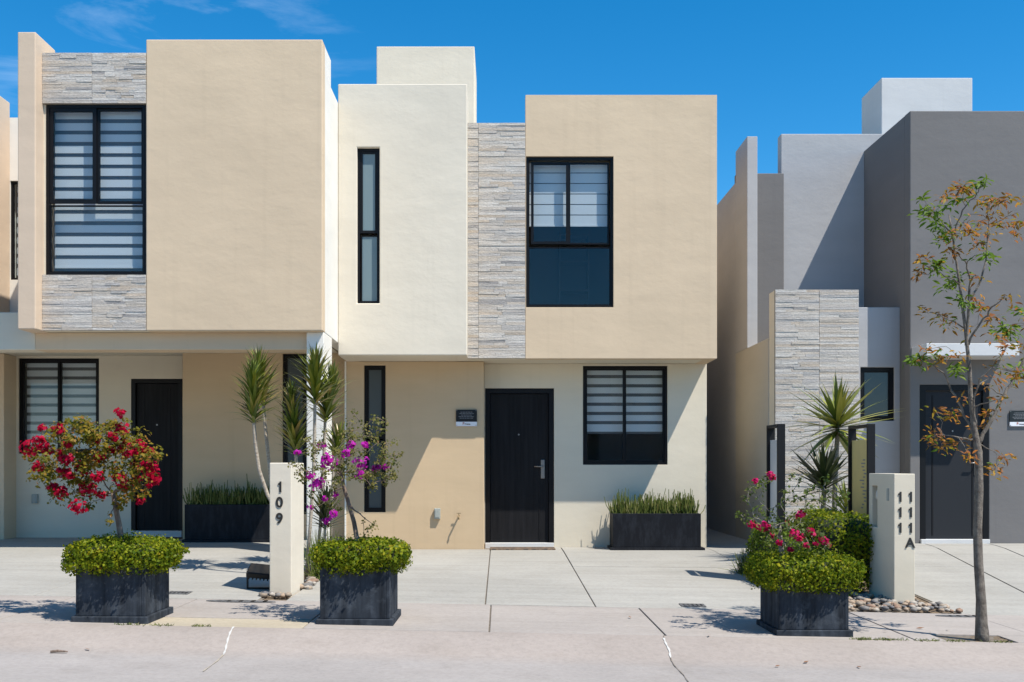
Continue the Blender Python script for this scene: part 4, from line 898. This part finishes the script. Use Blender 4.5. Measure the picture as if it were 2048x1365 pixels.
# ------------------------------------------------------------------ small things
def plaque(x0, x1, z0, z1, y, label, rng):
    o = thing('plaque', ((x0+x1)/2, y, z0), label, 'plaque', 'house plaques'); yb = y-.022; zs_ = z0+(z1-z0)*.27; w_ = x1-x0
    B(x0, x1, yb, y-.012, zs_, z1).build('black_panel', 'signblack', o, bevel=.001); B(x0, x1, yb, y-.012, z0, zs_-.0005).build('white_panel', 'signwhite', o, bevel=.001)
    for k, (a, b) in enumerate(((.22, .78), (.17, .85), (.25, .75), (.13, .85), (.18, .82))):
        zz = z1-(z1-zs_)*(.2+.125*k); x = x0+w_*a
        while x < x0+w_*b:
            l = float(rng.uniform(.012, .035)); B(x, min(x+l, x0+w_*b), yb-.0008, yb+.001, zz-.004, zz+.003).build('text_mark', 'signtext', o); x += l+.006
    lg = (z0+zs_)/2
    text_mesh('P', .05, x0+w_*.36, yb-.001, lg+.004, 'logored', o, 'logo_letter', .02, .0006); text_mesh('rivate', .034, x0+w_*.55, yb-.001, lg-.001, 'logogrey', o, 'logo_letters', .02, .0006)
    for sx in (x0+.012, x1-.012):
        for sz in (z0+.012, z1-.012): MB().tube([(sx, y+.002, sz), (sx, yb-.003, sz)], .006, 8).build('screw', 'steel', o)
    return o
plaque(px(912, Yg), px(954, Yg), pz(853, Yg), pz(820, Yg), Yg, 'black and white plaque on the tan wall beside the door', rng)
plaque(px(2018, Yq), px(2061, Yq), pz(853, Yq), pz(822, Yq), Yq, 'black and white plaque on the dark grey wall behind the street tree', rng)
def meter_box(x0, x1, z0, z1, y, label):
    o = tag(B(x0, x1, y-.05, y+.002, z0, z1).build('utility_box', 'plasticgrey', loc=((x0+x1)/2, y, z0), bevel=.006), label, 'utility box', 'small utility boxes on the walls')
    B(x0+.012, x1-.012, y-.056, y-.049, z0+.02, z1-.02).build('cover', 'plasticgrey', o, bevel=.002); return o
meter_box(px(869, Yg), px(881, Yg), pz(1038, Yg), pz(1017, Yg), Yg, 'small grey utility box on the tan wall left of the tap')
meter_box(px(66, Yl), px(77, Yl), pz(1007, Yl), pz(989, Yl), Yl, 'small grey utility box on the shaded carport wall below the window')
tp = thing('tap', (px(918, Yg), Yg, pz(1032, Yg)), 'small garden tap sticking out of the tan wall', 'tap'); c = tp.location
MB().tube([c+Vector((0, .01, 0)), c+Vector((0, -.10, 0)), c+Vector((0, -.115, -.02)), c+Vector((0, -.115, -.045))], [.011, .012, .012, .010], 8).build('spout', 'brass', tp, smooth=True)
MB().tube([c+Vector((0, -.06, .0)), c+Vector((0, -.06, .035))], .006, 6).build('stem', 'brass', tp); MB().box(c.x-.03, c.x+.03, c.y-.066, c.y-.054, c.z+.033, c.z+.041).build('lever', 'brass', tp)
def mat_(x0, x1, y0, y1, z, label):
    o = tag(B(x0, x1, y0, y1, z, z+.014).build('door_mat', 'mat', loc=((x0+x1)/2, (y0+y1)/2, z), bevel=.005), label, 'door mat', 'door mats'); return o
mat_(px(980, 13.9), px(1110, 13.9), 13.72, 14.10, gz(0, 13.9)+.001, 'dark patterned door mat before the middle black door')
mat_(px(268, 14.2), px(360, 14.2), 14.02, 14.38, .101, 'dark door mat before the carport door')
def cover(x, y, w_, d_, rnd, label, grp):
    z = gz(x, y)+.003
    if rnd: m = MB().prism([(x+w_*math.cos(a*math.pi/12), y+d_*math.sin(a*math.pi/12)) for a in range(24)], lambda a, b: gz(a, b)+.006, lambda a, b: gz(a, b)-.03)
    else: m = MB().prism([(x-w_, y-d_), (x+w_, y-d_), (x+w_, y+d_), (x-w_, y+d_)], lambda a, b: gz(a, b)+.006, lambda a, b: gz(a, b)-.03)
    o = tag(m.build('drain_cover', 'iron', loc=(x, y, z)), label, 'drain cover', grp)
    mm = MB()
    for k in range(5):
        xx = x+w_*(-.7+.35*k); mm = B(xx-w_*.05, xx+w_*.05, y-d_*.55, y+d_*.55, z+.002, z+.0055); mm.build('grate_bar', 'black', o)
    return o
cover(px(356, 9.25), 9.28, .10, .075, False, 'rectangular iron cover set in the carport driveway', 'drain covers')
cover(px(1386, 9.15), 9.17, .11, .075, False, 'rectangular iron cover set in the middle driveway', 'drain covers')
cover(px(490, 9.0), 8.86, .30, .07, True, 'oval dark grating in the sidewalk before post 109', 'drain covers')
cover(px(1915, 8.85), 8.83, .20, .06, True, 'oval dark grating in the sidewalk near the street tree', 'drain covers')
# flood light on the ground by post 109
fx, fy = px(517, 9.55), 9.62; fz = gz(fx, fy)
fl_ = thing('floodlight', (fx, fy, fz), 'black floodlight on a bracket lying beside the post numbered 109', 'floodlight')
B(fx-.12, fx+.13, fy-.02, fy+.02, fz, fz+.012).build('bracket_foot', 'black', fl_)
B(fx-.125, fx-.113, fy-.015, fy+.015, fz, fz+.17).build('bracket_arm', 'black', fl_); B(fx+.118, fx+.13, fy-.015, fy+.015, fz, fz+.17).build('bracket_arm', 'black', fl_)
mt = Matrix.Translation((fx, fy, fz+.17)) @ Matrix.Rotation(math.radians(22), 4, 'X') @ Matrix.Rotation(math.radians(6), 4, 'Y')
MB().box(-.112, .115, -.10, .10, -.035, .02).xf(mt).build('housing', 'black', fl_, bevel=.01); MB().box(-.10, .103, -.088, .088, .02, .024).xf(mt).build('lens', 'darkfrost', fl_)
for k in range(6): MB().box(-.095+.035*k, -.085+.035*k, -.08, .08, -.06, -.035).xf(mt).build('cooling_fin', 'black', fl_)
# litter
rl = np.random.default_rng(3)
m = MB(); y = 7.02; x = px(130, 7.0); z = gz(x, 6.9)+.012
tag(MB().tube([(x-.055, 6.9, z), (x-.01, 6.905, z+.004), (x+.06, 6.9, z)], [.008, .01, .005], 6).build('twig', 'bark', loc=(x, 6.9, z)), 'short brown twig lying in the gutter', 'twig')
for k, (qx, qy) in enumerate(((1555, 1313), (1718, 1319), (1612, 1325), (1770, 1265), (1860, 1268), (1885, 1272), (175, 1297), (1418, 1274), (1260, 1237), (1895, 1262), (1840, 1259), (1778, 1278), (1690, 1262), (1490, 1062))):
    Yy = 7.0 if qy > 1290 else 7.6
    for _ in range(8): Yy = (CH-gz(px(qx, Yy), Yy))*F/(qy-VH)
    c0 = Vector((px(qx, Yy), Yy, gz(px(qx, Yy), Yy)+.012)); a = rl.uniform(0, 6); l = rl.uniform(.02, .035)
    d = Vector((math.cos(a), math.sin(a), .1))*l; e = Vector((-math.sin(a), math.cos(a), .25))*l*.4
    mm = MB().quad(c0-d, c0+e, c0+d, c0-e); tag(mm.build('fallen_leaf', 'dead', loc=c0, merge=False), 'brown dead leaf lying on the pavement', 'leaf', 'dead leaves on the pavement')
m = MB()
for k in range(420):
    x = px(float(rl.choice([1735, 1790, 1855, 1905, 1720, 1765, 320, 400, 255, 2000])), 7.5)+rl.normal(0, .05); y = 7.5+rl.normal(0, .012); z = gz(x, 7.52)-.004
    a = rl.uniform(0, 6.3); l = rl.uniform(.01, .035)
    m.tube([(x, y, z), (x+math.cos(a)*l*.8, y+math.sin(a)*l*.6, z+l*.7)], [.0035, .001], 3, False)
w_ = m.build('weeds', 'reed', merge=False); w_['kind'] = 'stuff'; w_['label'] = 'small weeds and debris along the kerb joint'

bc = thing('added_shelves', (px(1150, 15.3), 15.3, zb+.13), 'added shelf bars imitating faint reflections in the lower pane of the upper window', 'added_shelves')  # shelves added to stand in for faint reflected outlines in the pane
bx0_, bx1_ = px(1120, 15.2), px(1178, 15.2)
for xx in (bx0_, bx1_): B(xx-.012, xx+.012, 15.2, 15.5, zb+.13, 4.6).build('side_panel', 'interior', bc)
for zz in (2.75, 3.25, 3.72, 4.15, 4.55): B(bx0_+.012, bx1_-.012, 15.2, 15.5, zz-.012, zz+.012).build('shelf', 'interior', bc)

# ------------------------------------------------------------------ row of houses added across the street for pane reflections and to cut skylight
for k, (hx, hw, hh, mt_, lab) in enumerate(((-7.5, 6.4, 6.1, 'beige', 'added beige house across the street mirrored in the left window panes'), (-.4, 6.6, 6.3, 'offwhite', 'added off-white house across the street mirrored in the middle window panes'), (6.9, 6.4, 6.0, 'lgray', 'added light grey house across the street mirrored in the right window panes'))):
    o = thing('house', (hx, -11, 0), lab, 'house', 'added houses across the street')
    B(hx-hw/2, hx+hw/2, -16, -9.5, -.4, hh).build('wall', mt_, o); B(hx-hw/2+.4, hx+hw/2-2.2, -9.5, -8.9, 2.7, hh+.25).build('upper_block', 'cream', o)
    for (wx, wz, ww, wh_) in ((-1.6, 3.4, 1.3, 2.0), (1.9, 3.6, .6, 1.7), (1.5, .9, 1.3, 1.3)):
        yy = -8.9 if wx < .5 else -9.5
        f_ = B(hx+wx-ww/2, hx+wx+ww/2, yy-.02, yy+.03, wz, wz+wh_).build('window', 'frame', o); B(hx+wx-ww/2+.06, hx+wx+ww/2-.06, yy+.03, yy+.036, wz+.06, wz+wh_-.06).build('pane', 'darkfrost', f_)
    B(hx-.6, hx+.35, -9.5, -9.45, -.3, 2.0).build('door', 'door', o)
